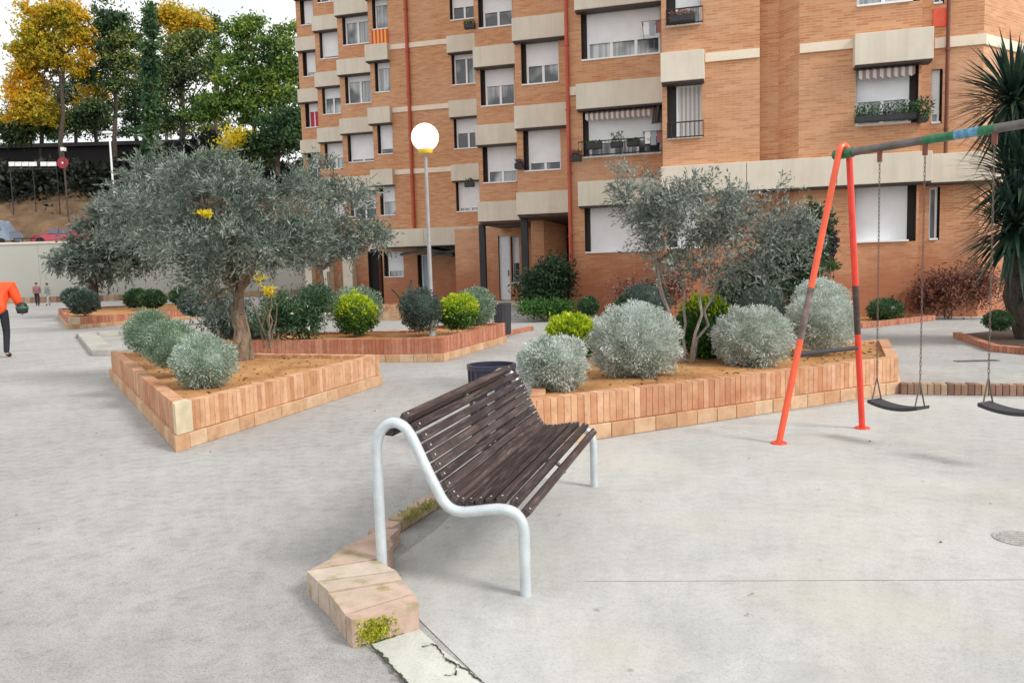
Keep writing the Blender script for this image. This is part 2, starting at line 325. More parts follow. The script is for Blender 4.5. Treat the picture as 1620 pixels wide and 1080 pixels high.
def leaves(name, pos, dirs, L, W, mat, parent=None, jit=.35, tint=None, core=None, mi=None):
    pos = np.asarray(pos, float); n = len(pos); dirs = np.asarray(dirs, float)
    dirs = dirs/np.maximum(1e-6, np.linalg.norm(dirs, axis=1, keepdims=True))
    rv = RG.normal(size=(n, 3)); side = np.cross(dirs, rv); side /= np.maximum(1e-6, np.linalg.norm(side, axis=1, keepdims=True))
    sc = (1+jit*RG.uniform(-1, 1, size=(n, 1))); l = L*sc; w = W*sc*.5
    v = np.empty((n, 4, 3)); v[:, 0] = pos; v[:, 1] = pos+dirs*l*.45+side*w; v[:, 2] = pos+dirs*l; v[:, 3] = pos+dirs*l*.45-side*w
    v = v.reshape(-1, 3); f = np.arange(4*n).reshape(n, 4)
    t = RG.uniform(0, 1, n) if tint is None else tint
    mis = np.zeros(n, int) if mi is None else mi
    fl = f.tolist(); vl = v.tolist(); t = list(t); mis = list(mis)
    if core:
        c, r = core[0], core[1]; b = MB(); prof = [(math.sin(a)*r[0], -math.cos(a)*r[2]) for a in np.linspace(0.02, math.pi-.02, 10)]
        b.lathe(c, prof, 16); o0 = len(vl); vl += [list(x) for x in b.v]; fl += [[o0+q for q in ff] for ff in b.f]; t += [.15]*len(b.f); mis += [len(mat)-1 if isinstance(mat, (list, tuple)) else 0]*len(b.f)
    me = bpy.data.meshes.new(name); me.from_pydata(vl, [], fl)
    a = me.attributes.new('tint', 'FLOAT', 'FACE'); a.data.foreach_set('value', t)
    for m in (mat if isinstance(mat, (list, tuple)) else [mat]): me.materials.append(m)
    me.polygons.foreach_set('material_index', mis)
    me.update(); o = bpy.data.objects.new(name, me); COL.objects.link(o)
    if parent is not None: attach(o, parent)
    return o
def unit(n):
    v = RG.normal(size=(n, 3)); return v/np.linalg.norm(v, axis=1, keepdims=True)
# ------------------------------------------------------------------ world, sun, camera
w = bpy.data.worlds.new('World'); S.world = w; w.use_nodes = True; nt = w.node_tree; nt.nodes.clear()
SUN_EL, SUN_AZ = R_(40), R_(122)      # azimuth measured clockwise from +Y
sky = nt.nodes.new('ShaderNodeTexSky'); sky.sky_type = 'NISHITA'; sky.sun_disc = False; sky.sun_elevation = SUN_EL; sky.sun_rotation = SUN_AZ
bg = nt.nodes.new('ShaderNodeBackground'); bg.inputs[1].default_value = .115; wo = nt.nodes.new('ShaderNodeOutputWorld')
tcw = nt.nodes.new('ShaderNodeTexCoord'); mpw = N(nt, 'ShaderNodeMapping'); mpw.inputs['Scale'].default_value = (1, 1, 2.5); nt.links.new(tcw.outputs['Generated'], mpw.inputs[0])
nw = noise(nt, mpw.outputs[0], 2.2, 5, .6)
cl = ramp(nt, nw, [(.25, (6.6, 6.9, 7.3)), (.55, (8.1, 8.1, 8.1))])
mxw = mixc(nt, ramp(nt, nw, [(.2, (.8, .8, .8)), (.42, (1, 1, 1))]), sky.outputs[0], cl)
nt.links.new(mxw, bg.inputs[0]); nt.links.new(bg.outputs[0], wo.inputs[0])
sd = bpy.data.lights.new('sun', 'SUN'); sd.energy = 2.3; sd.angle = R_(16); sd.color = (1, .95, .88)
so = bpy.data.objects.new('sun', sd); COL.objects.link(so)
sdir = Vector((math.sin(SUN_AZ)*math.cos(SUN_EL), math.cos(SUN_AZ)*math.cos(SUN_EL), math.sin(SUN_EL)))
so.rotation_euler = sdir.to_track_quat('Z', 'Y').to_euler(); so.location = (5, -8, 12)
cd = bpy.data.cameras.new('camera'); cd.sensor_width = 36; cd.lens = F/1620*36; cd.clip_end = 2000
co = bpy.data.objects.new('camera', cd); COL.objects.link(co)
mm = Matrix((RR, UU, -fw)).transposed().to_4x4(); mm.translation = Vector((0, 0, CZ)); co.matrix_world = mm; S.camera = co
S.view_settings.view_transform = 'Standard'; S.view_settings.look = 'None'; S.view_settings.exposure = 0.30; S.view_settings.gamma = 1
# ------------------------------------------------------------------ ground
b = MB(); b.face([(-400, -60, 0), (400, -60, 0), (400, 600, 0), (-400, 600, 0)]); tag(b.build('ground', M_path), kind='structure')
pl = [G(600, 905), G(690, 838), G(835, 692), G(950, 696), G(1195, 659), G(1430, 628), G(1640, 631), Vector((30, 8)), Vector((30, -3)), Vector((-.1, -3)), G(845, 1180), G(770, 1085), G(668, 985)]
b = MB(); b.face([(p.x, p.y, .004) for p in pl][::-1]); tag(b.build('playground_surface', M_play), kind='structure')
# ------------------------------------------------------------------ brick planters
def brick_edge(mb, ft, core, p, q, h, th, zf, bw=.062, foot=True, jit=.003, oa=0, ob=0):
    p, q = Vector((p[0], p[1])), Vector((q[0], q[1])); d = (q-p).normalized(); p = p+d*oa; q = q-d*ob; d = q-p; L = d.length; d /= L; nrm = Vector((-d.y, d.x))   # inward (ccw outline)
    core.box((p.x+nrm.x*.012+d.x*.012, p.y+nrm.y*.012+d.y*.012, 0), d.to_3d()*(L-.024), nrm.to_3d()*(th-.024), (0, 0, h-.008))
    n = max(1, int(L/(bw+.009))); st = L/n
    for k in range(n):
        o = p+d*(k*st+.002)-nrm*rnd.uniform(0, jit); mb.box((o.x, o.y, zf), d.to_3d()*(st-.004), nrm.to_3d()*(th+rnd.uniform(-jit, jit)), (0, 0, h-zf+rnd.uniform(-jit, jit)), rnd.random())
    if foot:
        n = max(1, int(L/.25)); st = L/n
        for k in range(n):
            o = p+d*(k*st+.003)-nrm*(.035+rnd.uniform(0, .006)); ft.box((o.x, o.y, .001), d.to_3d()*(st-.006), nrm.to_3d()*.07, (0, 0, zf-.006+rnd.uniform(-jit, jit)), rnd.random())
def planter(name, pts, h, label, mat=M_soldier, zf=.145, th=.13, soil=.05, edges=None, stone=None, foot=True, cat='planter', extra=None, footmat=M_foot):
    pts = [Vector((p[0], p[1])) for p in pts]
    if sum((pts[i].x*pts[(i+1) % len(pts)].y-pts[(i+1) % len(pts)].x*pts[i].y) for i in range(len(pts))) < 0: pts = pts[::-1]
    c = sum(pts, Vector((0, 0)))/len(pts); t = thing(name, (c.x, c.y, 0), label, cat)
    mb, ft, core = MB(), MB(), MB(); n = len(pts); stone_c = Vector(stone[2]) if stone else None
    offs = []
    for k in range(n):
        c_ = pts[k]; da, db = (pts[k-1]-c_).normalized(), (pts[(k+1) % n]-c_).normalized(); an = math.acos(max(-1, min(1, da.dot(db))))
        o_ = th/math.tan(an) if an < R_(84) else 0; offs.append(o_)
        if o_:
            bis = (da+db).normalized(); inn_ = c_+bis*(th/math.sin(an/2))
            na = Vector((-da.y, da.x)); na = na if na.dot(db) < 0 else -na; nb = Vector((-db.y, db.x)); nb = nb if nb.dot(da) < 0 else -nb
            if not stone or (c_-pts[0]).length < -1 or abs((c_-stone_c).length) > .01: mb.poly([c_, c_+db*(o_-.004), inn_, c_+da*(o_-.004)], zf if foot else .004, h+.001, rnd.random())
            if foot: ft.poly([c_-bis*(.037/math.sin(an/2)), c_+db*(o_-.004)+nb*.037, inn_-bis*.02, c_+da*(o_-.004)+na*.037], .001, zf-.004, rnd.random())
    for k in range(n): brick_edge(mb, ft, core, pts[k], pts[(k+1) % n], h, th, zf if foot else .004, foot=foot, oa=offs[k], ob=offs[(k+1) % n])
    mb.build('brick_course', mat, t, bevel=.0025)
    if foot: ft.build('footing', footmat, t, bevel=.006)
    core.build('mortar_core', M_mortar, t)
    if soil is not None:
        # gently uneven soil
        s_ = MB(); g = 26; xs = [p.x for p in pts]; ys = [p.y for p in pts]
        bm = bmesh.new(); vs = []
        for k in range(n):
            a, b_, d_ = pts[k-1], pts[k], pts[(k+1) % n]; n1 = (b_-a).normalized(); n2 = (d_-b_).normalized()
            off = Vector((-n1.y-n2.y, n1.x+n2.x)); off = off/max(.3, off.length)*.07; vs.append(bm.verts.new((b_.x+off.x, b_.y+off.y, h-soil)))
        bm.faces.new(vs); bmesh.ops.triangulate(bm, faces=bm.faces[:]); bmesh.ops.subdivide_edges(bm, edges=bm.edges[:], cuts=9, use_grid_fill=True)
        inner = [v for v in bm.verts if not v.is_boundary]
        for v in inner: v.co.z += .03*math.sin(v.co.x*2.3+v.co.y*1.7)*math.sin(v.co.y*2.9)+rnd.uniform(-.008, .014)
        me = bpy.data.meshes.new('soil'); bm.to_mesh(me); bm.free(); me.materials.append(M_soil)
        o = bpy.data.objects.new('soil', me); COL.objects.link(o); attach(o, t)
    if stone:
        p = stone[0]; sb = MB(); sb.poly(p, zf+.001, h+.009); sb.build('corner_stone', M_stone, t, bevel=.008)
    if extra: extra(t, pts)
    return t
An, Ar, Al = G(283, 712), G(602, 608), G(178, 597)
def corner_poly(c, a, b_, la, lb, out=.012, inn=.15):
    da = (a-c).normalized(); db = (b_-c).normalized(); na = Vector((da.y, -da.x)); na = na if na.dot(db) < 0 else -na
    nb = Vector((db.y, -db.x)); nb = nb if nb.dot(da) < 0 else -nb
    bis = (da+db).normalized(); sh = math.sqrt(max(.01, (1-da.dot(db))/2))
    pts = [c-bis*out/sh, c+da*la+na*out, c+bis*.13/sh, c+db*lb+nb*out]
    ar = sum(pts[i].x*pts[(i+1) % 4].y-pts[(i+1) % 4].x*pts[i].y for i in range(4))
    return pts if ar > 0 else pts[::-1]
planter('brick_planter', [An, Ar, Al], .43, 'triangular brick planter with cream corner stone holding the nearest olive tree', stone=(corner_poly(An, Al, Ar, .13, .20), 0, An))
B1, B2 = G(700, 572), G(800, 541)
B6 = B1+(G(505, 574)-B1).normalized()*5.2
B = [B1, B2, Vector((-1.2, 17.9)), Vector((-2.1, 15.9)), Vector((B6.x, B6.y+1.8)), B6]
planter('brick_planter', B, .42, 'red brick planter around the foot of the globe lamp post', mat=M_soldred)
C1, C2, C3 = Vector((.13, 6.92)), G(1195, 655), G(1415, 622)
dC = (C3-C1).normalized(); C3 = C1+dC*5.05
C4 = Vector((5.45, 11.4)); C5 = Vector((.45, 10.9))
planter('brick_planter', [C1, C3, C4, C5], .43, 'long pale orange brick planter of silver shrubs behind the bench')
G1, G2 = G(110, 521), G(215, 512)
G3 = G1+(G2-G1).normalized()*7.5
planter('brick_planter', [G1, G3, G3+Vector((-5, 5)), Vector((-20.6, 36))], .38, 'far brick planter at the left with two dark clipped balls', mat=M_soldred, stone=(corner_poly(G1, Vector((-20.6, 36)), G3, .1, .4), 0, G1))
F1_, F2_ = G(596, 507), G(652, 507)
planter('brick_planter', [F1_, F2_, F2_+Vector((.3, 1.6)), F1_+Vector((-.2, 1.6))], .5, 'small pale pink planter box far behind the lamp post planter', zf=.3)
# low slab kerb
H1, H2 = G(145, 563), G(122, 533)
t = thing('paved_kerb', (H1.x, H1.y, 0), 'low pale stone kerb around a sunken bed left of the near planter', 'kerb')
def strip(mb, path, w_, z0, z1, side=1):
    for p, q in zip(path[:-1], path[1:]):
        d = (q-p); L = d.length; d /= L; n_ = Vector((-d.y, d.x))*side; k = int(L/.6)+1
        for i in range(k):
            o = p+d*(i*L/k+.004); mb.box((o.x, o.y, z0), d.to_3d()*(L/k-.008), n_.to_3d()*w_, (0, 0, z1-z0+rnd.uniform(-.003, .003)), rnd.random())
mb = MB(); strip(mb, [Vector((-5.9, 16.3)), H1, H2, Vector((-7.8, 24.6))], .45, .001, .13, side=-1); mb.build('kerb_stones', M_kerbgrey, t, bevel=.01)
# kerbs
def kerb(name, path, w_, h, mat, label, bw=.07, side=1):
    t = thing(name, (path[0].x, path[0].y, 0), label, 'kerb'); mb = MB()
    for p, q in zip(path[:-1], path[1:]):
        d = q-p; L = d.length; d /= L; n_ = Vector((-d.y, d.x))*side; n = max(1, int(L/bw))
        for k in range(n):
            o = p+d*(k*L/n+.003); mb.box((o.x, o.y, .001), d.to_3d()*(L/n-.006), n_.to_3d()*w_, (0, 0, h+rnd.uniform(-.005, .005)), rnd.random())
    mb.build('bricks', mat, t, bevel=.006); return t
D0, D1 = G(1425, 624), G(1640, 627)
kerb('brick_kerb', [D0, D0+(D1-D0).normalized()*6], .14, .13, M_kerbo, 'straight dark brick kerb behind the swings')
kerb('brick_kerb', [G(1507, 534), G(1567, 556), G(1567, 556)+(G(1620, 561)-G(1567, 556)).normalized()*1.2, Vector((14, 9.5))], .14, .11, M_soldred, 'low red brick kerb curving around the spiky yucca bed')
kerb('brick_kerb', [G(1365, 520), G(1480, 507), G(1480, 507)+Vector((-.3, 1.6))], .14, .13, M_soldred, 'low brick kerb edging the bed below the facade')
kerb('brick_kerb', [G(800, 532), G(845, 522)], .14, .1, M_soldred, 'short brick kerb stub beside the far grey bin')
kerb('brick_kerb', [G(818, 493), G(920, 499), G(1000, 505)], .14, .1, M_kerbo, 'thin pinkish kerb in front of the dark leafy bush')
def bed(pts, mat, z=.05):
    a = sum(pts[i].x*pts[(i+1) % len(pts)].y-pts[(i+1) % len(pts)].x*pts[i].y for i in range(len(pts))); mb = MB(); mb.face([(p.x, p.y, z) for p in (pts if a > 0 else pts[::-1])]); tag(mb.build('planting_bed', mat), kind='structure')
kf0, kf1 = G(1365, 520), G(1480, 507)
bed([kf0+Vector((.05, .1)), kf1+Vector((-.1, .1)), kf1+Vector((-.35, 1.7)), kf0+Vector((-2.6, 3.6)), kf0+Vector((-3.2, 1.2))], M_soil)
ke0, ke1 = G(1507, 534), G(1567, 556)
M_darksoil = mat_plain('dark_bed_soil', (.07, .045, .03), .95, var=.4, scale=12, bmp=.5)
bed([ke0+Vector((.12, .1)), ke1+Vector((.12, .05)), ke1+Vector((1.2, -.1)), Vector((14, 9.7)), Vector((20, 16)), Vector((12.5, 17.5))], M_darksoil)
l0, l1, l2 = G(818, 493), G(920, 499), G(1000, 505)
bed([l0+Vector((0, .1)), l1+Vector((0, .1)), l2+Vector((0, .1)), l2+Vector((.6, 3)), l0+Vector((.6, 3))], M_darksoil)
# zig-zag kerb by the bench
t = thing('brick_kerb', (G(600, 940).x, G(600, 940).y, 0), 'mossy pink brick kerb with zigzag end under the bench', 'kerb')
mb = MB(); hk = .122
def kslab(q, z1=hk, tt=None):
    pts = [G(x, y, z1) for x, y in q]
    a = sum(pts[i].x*pts[(i+1) % len(pts)].y-pts[(i+1) % len(pts)].x*pts[i].y for i in range(len(pts)))
    mb.poly(pts if a > 0 else pts[::-1], .001, z1+rnd.uniform(-.004, .004), rnd.random() if tt is None else tt)
kslab([(547, 973), (655, 940), (662, 952), (660, 956), (562, 980), (556, 980)], .126, .3)
kslab([(521, 938), (637, 919), (654, 938), (546, 971)], tt=.55)
kslab([(503, 921), (628, 905), (636, 917), (520, 936)], tt=.7)
kslab([(485, 903), (596, 886), (627, 903), (502, 919)], tt=.95)
kslab([(520, 886), (606, 866), (612, 880), (597, 884), (492, 901)], tt=.4)
kslab([(545, 864), (616, 850), (622, 862), (606, 879), (522, 884)], tt=.15)
kslab([(548, 862), (600, 836), (632, 834), (617, 848)], .1, .35)
mb.build('end_bricks', M_kerb, t, bevel=.02)
mb = MB(); pa, pb = G(604, 846, .06), G(852, 690, .06); d = (pb-pa); L = d.length; d /= L; n_ = Vector((-d.y, d.x)); k = int(L/.12)
for i in range(k):
    o = pa+d*(i*L/k); mb.box((o.x, o.y, .001), d.to_3d()*(L/k-.006), n_.to_3d()*.1, (0, 0, .075+rnd.uniform(-.012, .006)), rnd.random())
mb.build('edging_bricks', M_kerb, t, bevel=.01)
# moss tuft on kerb end
def tuft(name, c, r, n, L, W, mat, label, cat, up=.6):
    u = unit(n)*np.array([r, r, r*.3]); pos = np.array([c])+u*RG.uniform(.2, 1, (n, 1)); pos[:, 2] = np.maximum(pos[:, 2], c[2])
    dr = unit(n); dr[:, 2] = np.abs(dr[:, 2])*up+.2
    t = thing(name, tuple(c), label, cat); leaves('foliage', pos, dr, L, W, mat, t); return t
p = G(590, 985, .07); e = G(566, 1000, 0)
n = 900; e0_, e1_ = G(562, 980, .126), G(658, 956, .126); nm_ = Vector((-(e1_-e0_).y, (e1_-e0_).x)).normalized(); nm_ = nm_ if nm_.y < 0 else -nm_; ed0 = e0_
pos = []
for i in range(n):
    f_ = min(.7, max(.03, rnd.gauss(.3, .14))); q = e0_.lerp(e1_, f_)+nm_*.004; pos.append((q.x, q.y, min(.11, max(.012, rnd.gauss(.06, .03)))))
dd = unit(n); dd[:, 1] = -abs(dd[:, 1])*.8
t = thing('moss_patch', (ed0.x, ed0.y, 0), 'bright yellow green moss on the end face of the kerb', 'moss')
leaves('foliage', pos, dd, .012, .008, mat_leaf('moss_leaf', [(.2, (.25, .27, .02)), (.5, (.5, .52, .04)), (.8, (.72, .72, .1))], 30), t)
n = 500; q0, q1 = G(640, 838), G(690, 812)
pos = [(lambda q: (q.x+rnd.gauss(0, .03), q.y+rnd.gauss(0, .03), .04+rnd.random()*.05))(q0.lerp(q1, rnd.random())) for i in range(n)]
dd = unit(n); dd[:, 2] = abs(dd[:, 2])+.4
t = thing('moss_patch', (q0.x, q0.y, 0), 'short yellowish weeds growing along the kerb under the seat', 'weeds')
leaves('foliage', pos, dd, .032, .006, mat_leaf('weed_leaf', [(.2, (.2, .22, .04)), (.8, (.5, .47, .14))], 20), t)
# old slab and cracks in front of kerb
sl = [G(588, 1022), G(662, 996), G(700, 1030), G(770, 1085), G(900, 1200), G(760, 1200)]
b = MB(); b.face([(p.x, p.y, .009) for p in (sl if sum(sl[i].x*sl[(i+1) % 6].y-sl[(i+1) % 6].x*sl[i].y for i in range(6)) > 0 else sl[::-1])]); tag(b.build('ground_slab', M_slab), kind='structure')
def crack(pts, w_=.012, z=.013):
    mb = MB(); P = []
    for (p, q) in zip(pts[:-1], pts[1:]):
        p, q = G(*p), G(*q); m = 9
        for i in range(m): P.append(p.lerp(q, i/m)+Vector((rnd.gauss(0, .005), rnd.gauss(0, .005))))
    for i in range(len(P)-1):
        p, q = P[i], P[i+1]; d = (q-p).normalized(); n_ = Vector((-d.y, d.x))*w_*rnd.uniform(.25, 1)
        mb.face([(p.x-n_.x, p.y-n_.y, z), (q.x-n_.x, q.y-n_.y, z), (q.x+n_.x, q.y+n_.y, z), (p.x+n_.x, p.y+n_.y, z)])
    tag(mb.build('ground_crack', M_crack), kind='structure')
crack([(585, 1022), (612, 1050), (645, 1085), (700, 1150)], .009)
crack([(668, 1026), (690, 1023), (704, 1048), (722, 1054), (722, 1070), (700, 1074)], .004)
crack([(704, 1046), (735, 1060), (765, 1085), (850, 1160)], .006)
crack([(655, 998), (600, 1018), (560, 1025)], .006)
for pts in ([(700, 918), (980, 915), (1300, 925), (1660, 915)], ):
    mb = MB()
p, q = G(925, 919, .006), G(1680, 916, .006); mb = MB(); mb.face([(p.x, p.y, .007), (q.x, q.y, .007), (q.x, q.y+.006, .007), (p.x, p.y+.005, .007)]); tag(mb.build('ground_joint', mat_plain('joint_line', (.44, .44, .42), .9)), kind='structure')
# manhole
def disc(name, x, y, r, mat, label, z=.010):
    c = G(x, y); t = thing(name, (c.x, c.y, 0), label, 'manhole cover'); mb = MB(); mb.lathe((c.x, c.y, z), [(r, -.006), (r, 0), (r*.93, .002), (r*.9, -.002), (.001, -.002)], 28); mb.build('cover', mat, t)
    m2 = MB()
    for i in range(-3, 4):
        hw = math.sqrt(max(0, .72-(i/4)**2))*r; m2.box((c.x-hw, c.y+i*r/4.2-.006, z-.002), (2*hw, 0, 0), (0, .012, 0), (0, 0, .005))
    m2.build('ribs', mat, t)
disc('manhole_cover', 1612, 853, .13, mat_plain('worn_iron', (.38, .38, .36), .8, var=.2, scale=20), 'small round manhole cover flush in the playground surface')
c = G(1545, 571); t = thing('drain_grate', (c.x, c.y, 0), 'thin dark drain grate in the path beyond the swings', 'drain')
mb = MB(); mb.aabb(c.x-.32, c.x+.32, c.y-.07, c.y+.07, .001, .008); mb.build('grate', M_steel, t)
# ------------------------------------------------------------------ bench
P0, P1 = G(832, 942), G(940, 770); L = (P1-P0); LEN = L.length; L /= LEN; BK = Vector((-L.y, L.x))
t = thing('bench', (P0.x, P0.y, 0), 'dark slatted wooden bench on bent galvanised steel legs', 'bench')
t.rotation_euler = (0, 0, 0)
def bp(w_, z, l=0.): return Vector((P0.x+BK.x*w_+L.x*l, P0.y+BK.y*w_+L.y*l, z))
prof = [(.765, -.01), (.766, .35), (.768, .66), (.762, .74), (.738, .80), (.70, .835), (.655, .845), (.61, .825), (.578, .785), (.55, .73), (.50, .62), (.45, .52), (.415, .455), (.375, .418), (.32, .405), (.25, .412), (.15, .428), (.10, .43), (.055, .42), (.02, .39), (.002, .34), (0, .28), (0, .1), (0, -.01)]
def smooth_curve(pts, k=4):
    out = []
    for i in range(len(pts)-1):
        p0, p1, p2, p3 = pts[max(i-1, 0)], pts[i], pts[i+1], pts[min(i+2, len(pts)-1)]
        for j in range(k):
            u = j/k; out.append(tuple(.5*((2*b_)+(-a+c_)*u+(2*a-5*b_+4*c_-d_)*u*u+(-a+3*b_-3*c_+d_)*u**3) for a, b_, c_, d_ in zip(p0, p1, p2, p3)))
    return out+[pts[-1]]
sp_ = smooth_curve(prof, 3)
for l in (0, LEN):
    mb = MB(); mb.tube([bp(a, z, l) for a, z in sp_], .0275, 14); mb.build('frame', M_galv, t, smooth=True)
ps = sp_[3*6:3*20]      # slat-bearing section
cum = [0]
for a, b_ in zip(ps[:-1], ps[1:]): cum.append(cum[-1]+math.hypot(b_[0]-a[0], b_[1]-a[1]))
NS = 17
def sample(d):
    for i in range(len(cum)-1):
        if cum[i+1] >= d: u = (d-cum[i])/(cum[i+1]-cum[i]+1e-9); a, b_ = ps[i], ps[i+1]; return Vector((a[0]+(b_[0]-a[0])*u, a[1]+(b_[1]-a[1])*u)), Vector((b_[0]-a[0], b_[1]-a[1])).normalized()
    return Vector(ps[-1]), Vector((ps[-1][0]-ps[-2][0], ps[-1][1]-ps[-2][1])).normalized()
for i in range(NS+1):
    c_, tg = sample((cum[-1]-.01)*(i+.5)/NS) if i < NS else (Vector((.70, .79)), Vector((-1, -.1)).normalized()); nn = Vector((tg.y, -tg.x));
    if nn.dot(Vector((-.6, .8))) < 0: nn = -nn
    c_ = c_+nn*(.034 if i < NS else -.0); hw, ht = .0225, .0185
    me = MB(); LL = LEN-.0
    a0 = [c_-tg*hw-nn*ht, c_+tg*hw-nn*ht, c_+tg*hw+nn*ht, c_-tg*hw+nn*ht]
    lo = rnd.uniform(-.004, .004)
    # slat mesh built along local X so that the grain runs lengthwise
    vs = []
    for l in (.012+lo*.3, LEN-.012+lo*.3):
        for q in a0: vs.append((l, q[0], q[1]))
    m_ = bpy.data.meshes.new('slat'); m_.from_pydata(vs, [], [(0, 1, 2, 3), (7, 6, 5, 4), (0, 4, 5, 1), (1, 5, 6, 2), (2, 6, 7, 3), (3, 7, 4, 0)])
    bmx = bmesh.new(); bmx.from_mesh(m_); bmesh.ops.recalc_face_normals(bmx, faces=bmx.faces[:]); bmx.to_mesh(m_); bmx.free()
    at_ = m_.attributes.new('tint', 'FLOAT', 'FACE'); at_.data.foreach_set('value', [rnd.random()]*6)
    m_.materials.append(M_wood); o = bpy.data.objects.new('slat', m_); COL.objects.link(o)
    o.location = (P0.x, P0.y, 0); o.rotation_euler = (0, 0, math.atan2(L.y, L.x)); attach(o, t)
    bv = o.modifiers.new('bevel', 'BEVEL'); bv.width = .006; bv.segments = 2
# flat steel support strip in the middle and ends, beneath the slats
for l in (LEN*.5,):
    mb = MB(); q = [sample(cum[-1]*k/30)[0] for k in range(31)]
    for a, b_ in zip(q[:-1], q[1:]):
        mb.tube([bp(a.x, a.y, l), bp(b_.x, b_.y, l)], .014, 6)
    mb.build('support_strip', M_steel, t)
for l in (.05, LEN-.05):
    mb = MB()
    for i in range(NS):
        c_, tg = sample((cum[-1]-.01)*(i+.5)/NS); nn = Vector((tg.y, -tg.x)); nn = nn if nn.dot(Vector((-.6, .8))) > 0 else -nn
        a = c_+nn*.048; e_ = c_+nn*.0545; mb.tube([bp(a.x, a.y, l), bp(e_.x, e_.y, l)], .006, 8)
    mb.build('bolts', M_galv, t)
mb = MB(); mb.tube([bp(.50, .60, 0), bp(.50, .60, LEN)], .016, 10)
mb.build('rear_crossbar', M_galv, t, smooth=True)
# ------------------------------------------------------------------ litter bins
def bin_(x, y, r, h, mat, label, D=None):
    c = G(x, y) if D is None else Vector(((x-810)/1255*D, D)); t = thing('litter_bin', (c.x, c.y, 0), label, 'bin')
    mb = MB(); mb.lathe((c.x, c.y, 0), [(.001, .06), (r*.86, .06), (r*.9, .08), (r, h-.05), (r*1.0, h-.03)], 28); mb.build('basket', mat, t, smooth=True)
    mb = MB(); mb.lathe((c.x, c.y, 0), [(r*1.0, h-.045), (r*1.08, h-.04), (r*1.08, h), (r*.96, h), (r*.93, h-.1), (.001, h-.12)], 28); mb.build('rim', mat, t)
    mb = MB()
    for k in range(20):
        q = 2*math.pi*k/20; mb.tube([(c.x+math.cos(q)*r*.915, c.y+math.sin(q)*r*.915, .09), (c.x+math.cos(q)*r*1.01, c.y+math.sin(q)*r*1.01, h-.05)], .008, 5)
    mb.build('ribs', mat, t); mb = MB(); mb.tube([(c.x, c.y, 0), (c.x, c.y, .08)], .05, 10); mb.build('post', M_black, t); return t
bin_(776, 0, .205, .76, M_bin, 'dark blue litter bin standing behind the bench', D=7.0)
bin_(796, 533, .2, .80, M_bingrey, 'dark grey litter bin beyond the planter around the lamp post')
# ------------------------------------------------------------------ globe lamp
c = G(684, 531, .37); bx = Vector((c.x, c.y, .37))
top = at(679, 243, bx.y); gc = at(679, 218, bx.y)
t = thing('street_lamp', (bx.x, bx.y, .37), 'tall grey lamp post with a lit round white globe', 'street lamp')
mb = MB(); mb.lathe(bx, [(.09, 0), (.09, .02), (.052, .05), (.05, .6), (.042, .65), (.036, 2.0), (.03, top.z-bx.z)], 14); mb.build('post', M_pole, t, smooth=True)
mb = MB(); mb.lathe((bx.x, bx.y, top.z-.02), [(.035, 0), (.12, .02), (.14, .07), (.13, .1), (.001, .1)], 18); mb.build('collar', M_yellow, t, smooth=True)
mb = MB(); r = .258; mb.lathe((bx.x, bx.y, top.z+.04+r), [(max(.001, r*math.sin(a)), -r*math.cos(a)) for a in np.linspace(0, math.pi, 18)], 28); mb.build('lamp_globe', M_lamp, t, smooth=True)
# ------------------------------------------------------------------ swing set
a, b_ = G(1232, 702), G(1364, 678); mid = (a+b_)/2; du = (b_-a).normalized(); dn = Vector((du.y, -du.x))  # dn: towards the camera, right
AP = at(1335, 228, 1); d = ray(1335, 228); tt = (mid.dot(-dn))/(Vector((d.x, d.y)).dot(-dn)); AP = Vector((d.x*tt, d.y*tt, CZ+d.z*tt))
zb = AP.z-.085
t = thing('swing_set', (mid.x, mid.y, 0), 'children\'s swing set with worn red A-frame legs and green crossbar', 'swing set')
SPAN = 2.75
def aframe(off, nm=''):
    o = dn*off; A, B_ = a+o, b_+o; apx = Vector((AP.x+o.x, AP.y+o.y)); au = (apx-mid-o).dot(du)
    def q(u, z): return Vector((mid.x+o.x+du.x*u, mid.y+o.y+du.y*u, z))
    hl = (b_-a).length/2; zt = AP.z-.12
    def leg(u0, u1, sgn, m1, m2):
        pts = [q(u0, 0)+(q(u1, zt)-q(u0, 0))*k for k in (0, .2, .36, .45, .54, 1)]
        mb = MB()
        for k, mi in enumerate((0, 0, 2, 2, 1)): mb.tube([pts[k], pts[k+1]], .0285, 14, mi=mi, cap=k in (0,))
        return mb
    ul, ur = au-.075, au+.075
    o1 = leg(-hl, ul, -1, 0, 0).build('leg', [M_orange, M_orange, M_worn], t, smooth=True)
    o2 = leg(hl, ur, 1, 0, 0).build('leg', [M_red, M_red, M_worn2], t, smooth=True)
    mb = MB(); mb.tube([q(ul, zt), q(ul+.012, zt+.05), q(ul+.035, zt+.09), q(au, zt+.11), q(ur-.035, zt+.09), q(ur-.012, zt+.05), q(ur, zt)], .0285, 14); mb.build('top_bend', M_orange, t, smooth=True)
    k = .775/zt; mb = MB(); mb.tube([q(-hl+(ul+hl)*k, .775), q(hl+(ur-hl)*k, .775)], .02, 10); mb.build('brace', M_rubber, t, smooth=True)
    for u in (-hl, hl):
        mb = MB(); c_ = q(u, 0); mb.lathe(c_+Vector((0, 0, .005)), [(.001, .012), (.066, .012), (.07, .004), (.07, 0)], 20); mb.build('foot_plate', M_red, t)
    return q(au, zb)
b0 = aframe(0); b1 = aframe(SPAN)
bd = (b1-b0)
def barseg(u0, u1, r, mat, nm):
    mb = MB(); mb.tube([b0+bd*u0, b0+bd*u1], r, 14); return mb.build(nm, mat, t, smooth=True)
barseg(-.02, 1.02, .034, M_steel, 'crossbar')
